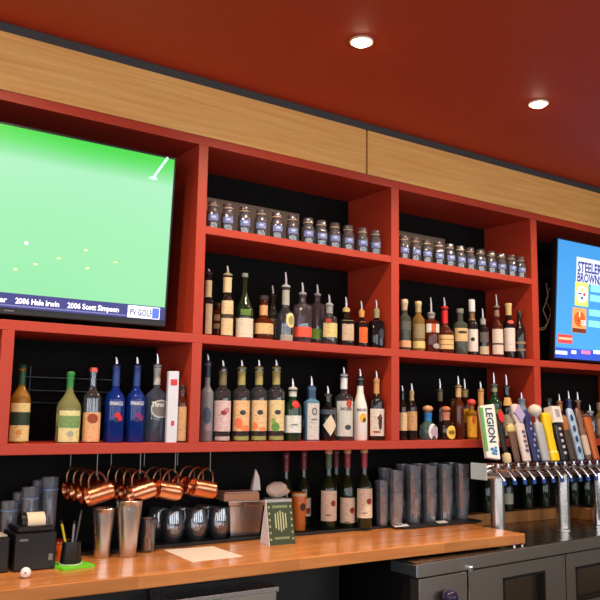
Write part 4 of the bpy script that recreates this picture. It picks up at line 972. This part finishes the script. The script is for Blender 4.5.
# crumpled cloth behind the card, on a plastic tub
q = onY(277, 520, .205)
tb = thing('plastic_tub', 'dark tub behind the green tent card', 'tub', (q[0], .205, ZM))
ht = onY(277, 499, .205)[2]-ZM
MB().lathe([(.04, 0), (.05, 0), (.052, .004), (.062, ht-.004), (.064, ht), (.060, ht), (.05, .008), (.01, .006)], 26).build('tub_body', mat('tub_plastic', (88, 92, 98), .4), tb)
MB().lathe([(.0595, ht-.012), (.0655, ht-.010), (.0655, ht+.003), (.01, ht+.004)], 26).build('lid', flat((200, 198, 196)), tb)
v = []; f = []; NU, NV = 22, 10
for j in range(NV+1):
    for i in range(NU):
        A = 2*PI*i/NU; t = PI*j/NV
        rr = 1+.16*math.sin(3*A+2*t)+.12*math.sin(5*A-3*t+1)
        v.append((.056*rr*math.sin(t)*math.cos(A)+.0, .036*rr*math.sin(t)*math.sin(A), .036*(1-math.cos(t))+.008*math.sin(4*A)*math.sin(t)*(1 if j > 4 else 0)))
for j in range(NV):
    for i in range(NU): f.append((j*NU+i, j*NU+(i+1) % NU, (j+1)*NU+(i+1) % NU, (j+1)*NU+i))
cb = MB().add(v, f).build('crumpled_cloth', flat((216, 200, 180))); cb.location = (q[0]-.005, .205, ZM+ht+.005)
tag(cb, 'cream crumpled cloth heaped behind the tent card', 'cloth')
# orange tin
q = onY(298.5, 520, .235); pm = F/px(q)[2]
og = thing('orange_tin', 'orange tin with dark print right behind the tent card', 'tin', (q[0], .235, ZM))
ho = onY(298, 492, .235)[2]-ZM
pr_ = [(.02, 0), (.032, 0), (.033, .003), (.033, ho*.35), (.036, ho*.5), (.036, ho-.004), (.034, ho), (.01, ho)]
MB().lathe(pr_, 24).build('tin_body', mat('tin_orange', (214, 118, 40), .35), og)
decal(pr_, 0, ho*.62, .015, .018, 2, .0014).build('print', flat((70, 42, 26)), og)
patch(pr_, -1.4, 1.4, ho*.9, ho*.97).build('rim_band', flat((206, 190, 150)), og)

# wine bottles
zsv = ZM; gw = 'wine bottles on the rubber strip'
def wine(key, lab, u, vb, vt, w, Y, cap, l0, l1, capc2):
    bottle(key, lab, u, vb, vt, w, ZM, Y, 'wine', vt+40, vt+24, vt+4, 'cap', .36, [(l0, l1, (226, 208, 184), 1.3)] if l0 else (), [(3, l0+12.5, 2.8, 3, (150, 50, 40)), (-2, l0+24, 3.2, .8, (150, 130, 110))] if l0 else (), [(vt+5, vt+19, cap)], capc=capc2, group=gw, name='wine_bottle', dv=px((onY(u, vb, Y)[0], Y, ZM))[1]-vb)
wine('W1', 'wine bottle with green neck foil, leftmost of the front three', 328, 531, 452.5, 16.5, .21, (72, 96, 66), 493, 523, (204, 160, 108))
wine('W2', 'wine bottle with red neck foil and low label, middle of the front three', 347, 529.5, 452, 16, .21, (142, 44, 54), 500, 525, (204, 160, 108))
wine('W3', 'wine bottle with red neck foil and label set high, rightmost of the front three', 364, 528, 451.5, 16, .21, (150, 46, 56), 491, 520, (206, 164, 112))
for key, lab, u, l0 in (('W4', 'dark wine bottle in shadow behind the tent card', 285, 0), ('W5', 'dark wine bottle with white label behind the orange tin', 303, 499), ('W6', 'dark wine bottle in shadow behind the green foil bottle', 335.5, 0)):
    wine(key, lab, u, 528, 452.5, 15, .313, (110, 36, 48), l0, l0+18 if l0 else 0, (120, 40, 50))

# paper sheet
P_ = [onZ(164, 550, ZC), onZ(213, 546.5, ZC), onZ(243, 556.5, ZC), onZ(192, 562, ZC)]
c = sum(P_)/4
sh_ = MB().prism([(p[0]-c[0], p[1]-c[1]) for p in (P_[3], P_[2], P_[1], P_[0])], 0, .0012).build('paper_sheet', flat((236, 222, 208)), None, False)
sh_.location = (c[0], c[1], ZC); tag(sh_, 'white sheet of paper lying flat on the counter', 'paper')

# glass tray with stacked glasses
gt = thing('drip_tray', 'black tray with white cloths under the stacked glasses', 'tray', (2.93, .165, ZM))
x0 = onZ(392, 532, ZC)[0]; x1 = onZ(476, 520, ZC)[0]
tl = thing('bar_mat', 'x', 'mat'); bpy.data.objects.remove(tl)
MB().box(2.675-2.93, 3.22-2.93, -.10, .17, -.012, 0.0).build('tray_body', MATS['rubber'], gt, False, .003)
for u0, u1, v in ((393, 414, 527), (433, 447, 522.5)):
    a = onZ(u0, v, ZM); b = onZ(u1, v, ZM)
    MB().prism([(a[0]-2.93, -.085), (b[0]-2.93, -.085), (b[0]-2.93+.03, -.03), (a[0]-2.93+.03, -.03)], 0, .003).build('cloth', WHITE, gt, False)
PINT = tumbler(.031, .0425, .148)
pint_mesh = MB().lathe(PINT, 48, flute=12)
pg = None
def pint(X, Y, Z, lab, grp, s=1):
    global pg
    if pg is None: pg = pint_mesh.build('pint_glass', PINTG); r = pg
    else: r = pg.copy(); COL.objects.link(r)
    r.location = (X, Y, Z); r.scale = (1, 1, s); tag(r, lab, 'glass', grp)
gp = 'pint glasses stacked at the right of the counter'
stk = [(413, .155, 3, 'leftmost front stack'), (429, .155, 3, 'second front stack'), (445, .155, 3, 'third front stack'), (461.5, .155, 3, 'rightmost front stack'),
       (404, .262, 3, 'leftmost rear stack'), (420, .262, 3, 'second rear stack'), (436, .262, 3, 'third rear stack'), (452, .262, 3, 'rightmost rear stack')]
lev = ['bottom', 'middle', 'top']
for u, Y, n, nm in stk:
    X = onY(u, 500, Y)[0]
    for k in range(n): pint(X, Y, ZM+.0005+.068*k, '%s pint glass of the %s on the black tray' % (lev[k], nm), gp)
# cut glass tumblers and mugs to the left of the pints
TUM = tumbler(.027, .036, .11)
tm = None
gq = 'stacked tumblers beside the wine bottles'
def facet(prof): 
    return MB().lathe(prof, 40, flute=10)
for u, Y, n, nm in ((382, .17, 3, 'stack next to the wine bottles'), (385, .275, 4, 'rear stack between wine and pints'), (396, .125, 4, 'front stack left of the pints')):
    X = onY(u, 505, Y)[0]
    for k in range(n):
        if tm is None: tm = facet(TUM).build('tumbler', PINTG); r = tm
        else: r = tm.copy(); COL.objects.link(r)
        r.location = (X, Y, ZM+.0005+.052*k)
        tag(r, 'cut glass tumbler, %s of the %s' % ((['bottom', 'second', 'third', 'top'] if n == 4 else ['bottom', 'middle', 'top'])[k], nm), 'glass', gq)

# ------------------------------------------------------------------ light and view
w = bpy.data.worlds.new('world'); sc.world = w; w.use_nodes = True
bg = w.node_tree.nodes['Background']; bg.inputs['Color'].default_value = (1, .93, .86, 1); bg.inputs['Strength'].default_value = .12
def area(name, loc, target, sx, sy, energy, color):
    ld = bpy.data.lights.new(name, 'AREA'); ld.shape = 'RECTANGLE'; ld.size = sx; ld.size_y = sy; ld.energy = energy; ld.color = color
    o = bpy.data.objects.new(name, ld); COL.objects.link(o); o.location = loc
    o.rotation_euler = (Vector(target)-Vector(loc)).to_track_quat('-Z', 'Y').to_euler(); return o
for wx_, wy_, e in ((-4.2, -2.2, 46), (-3.0, -4.3, 40), (-.9, -4.9, 34), (1.2, -5.0, 34), (3.3, -4.9, 34), (5.4, -4.4, 34)):
    area('added_daylight', (wx_, wy_, 1.75), (2.0+wx_*.1, 0, 1.5), 1.4, 2.0, e*.86, (.94, .97, 1))  # unseen daylight panels, added for room fill and streaks on the glass

vs = sc.view_settings; vs.view_transform = 'Standard'; vs.look = 'None'; vs.gamma = 1; vs.exposure = 0; vs.use_curve_mapping = False
cy_s = sc.cycles
cy_s.use_denoising = True; cy_s.max_bounces = 14; cy_s.transmission_bounces = 12; cy_s.glossy_bounces = 5; cy_s.diffuse_bounces = 4; cy_s.transparent_max_bounces = 12
cy_s.caustics_reflective = False; cy_s.caustics_refractive = False; cy_s.sample_clamp_indirect = 6
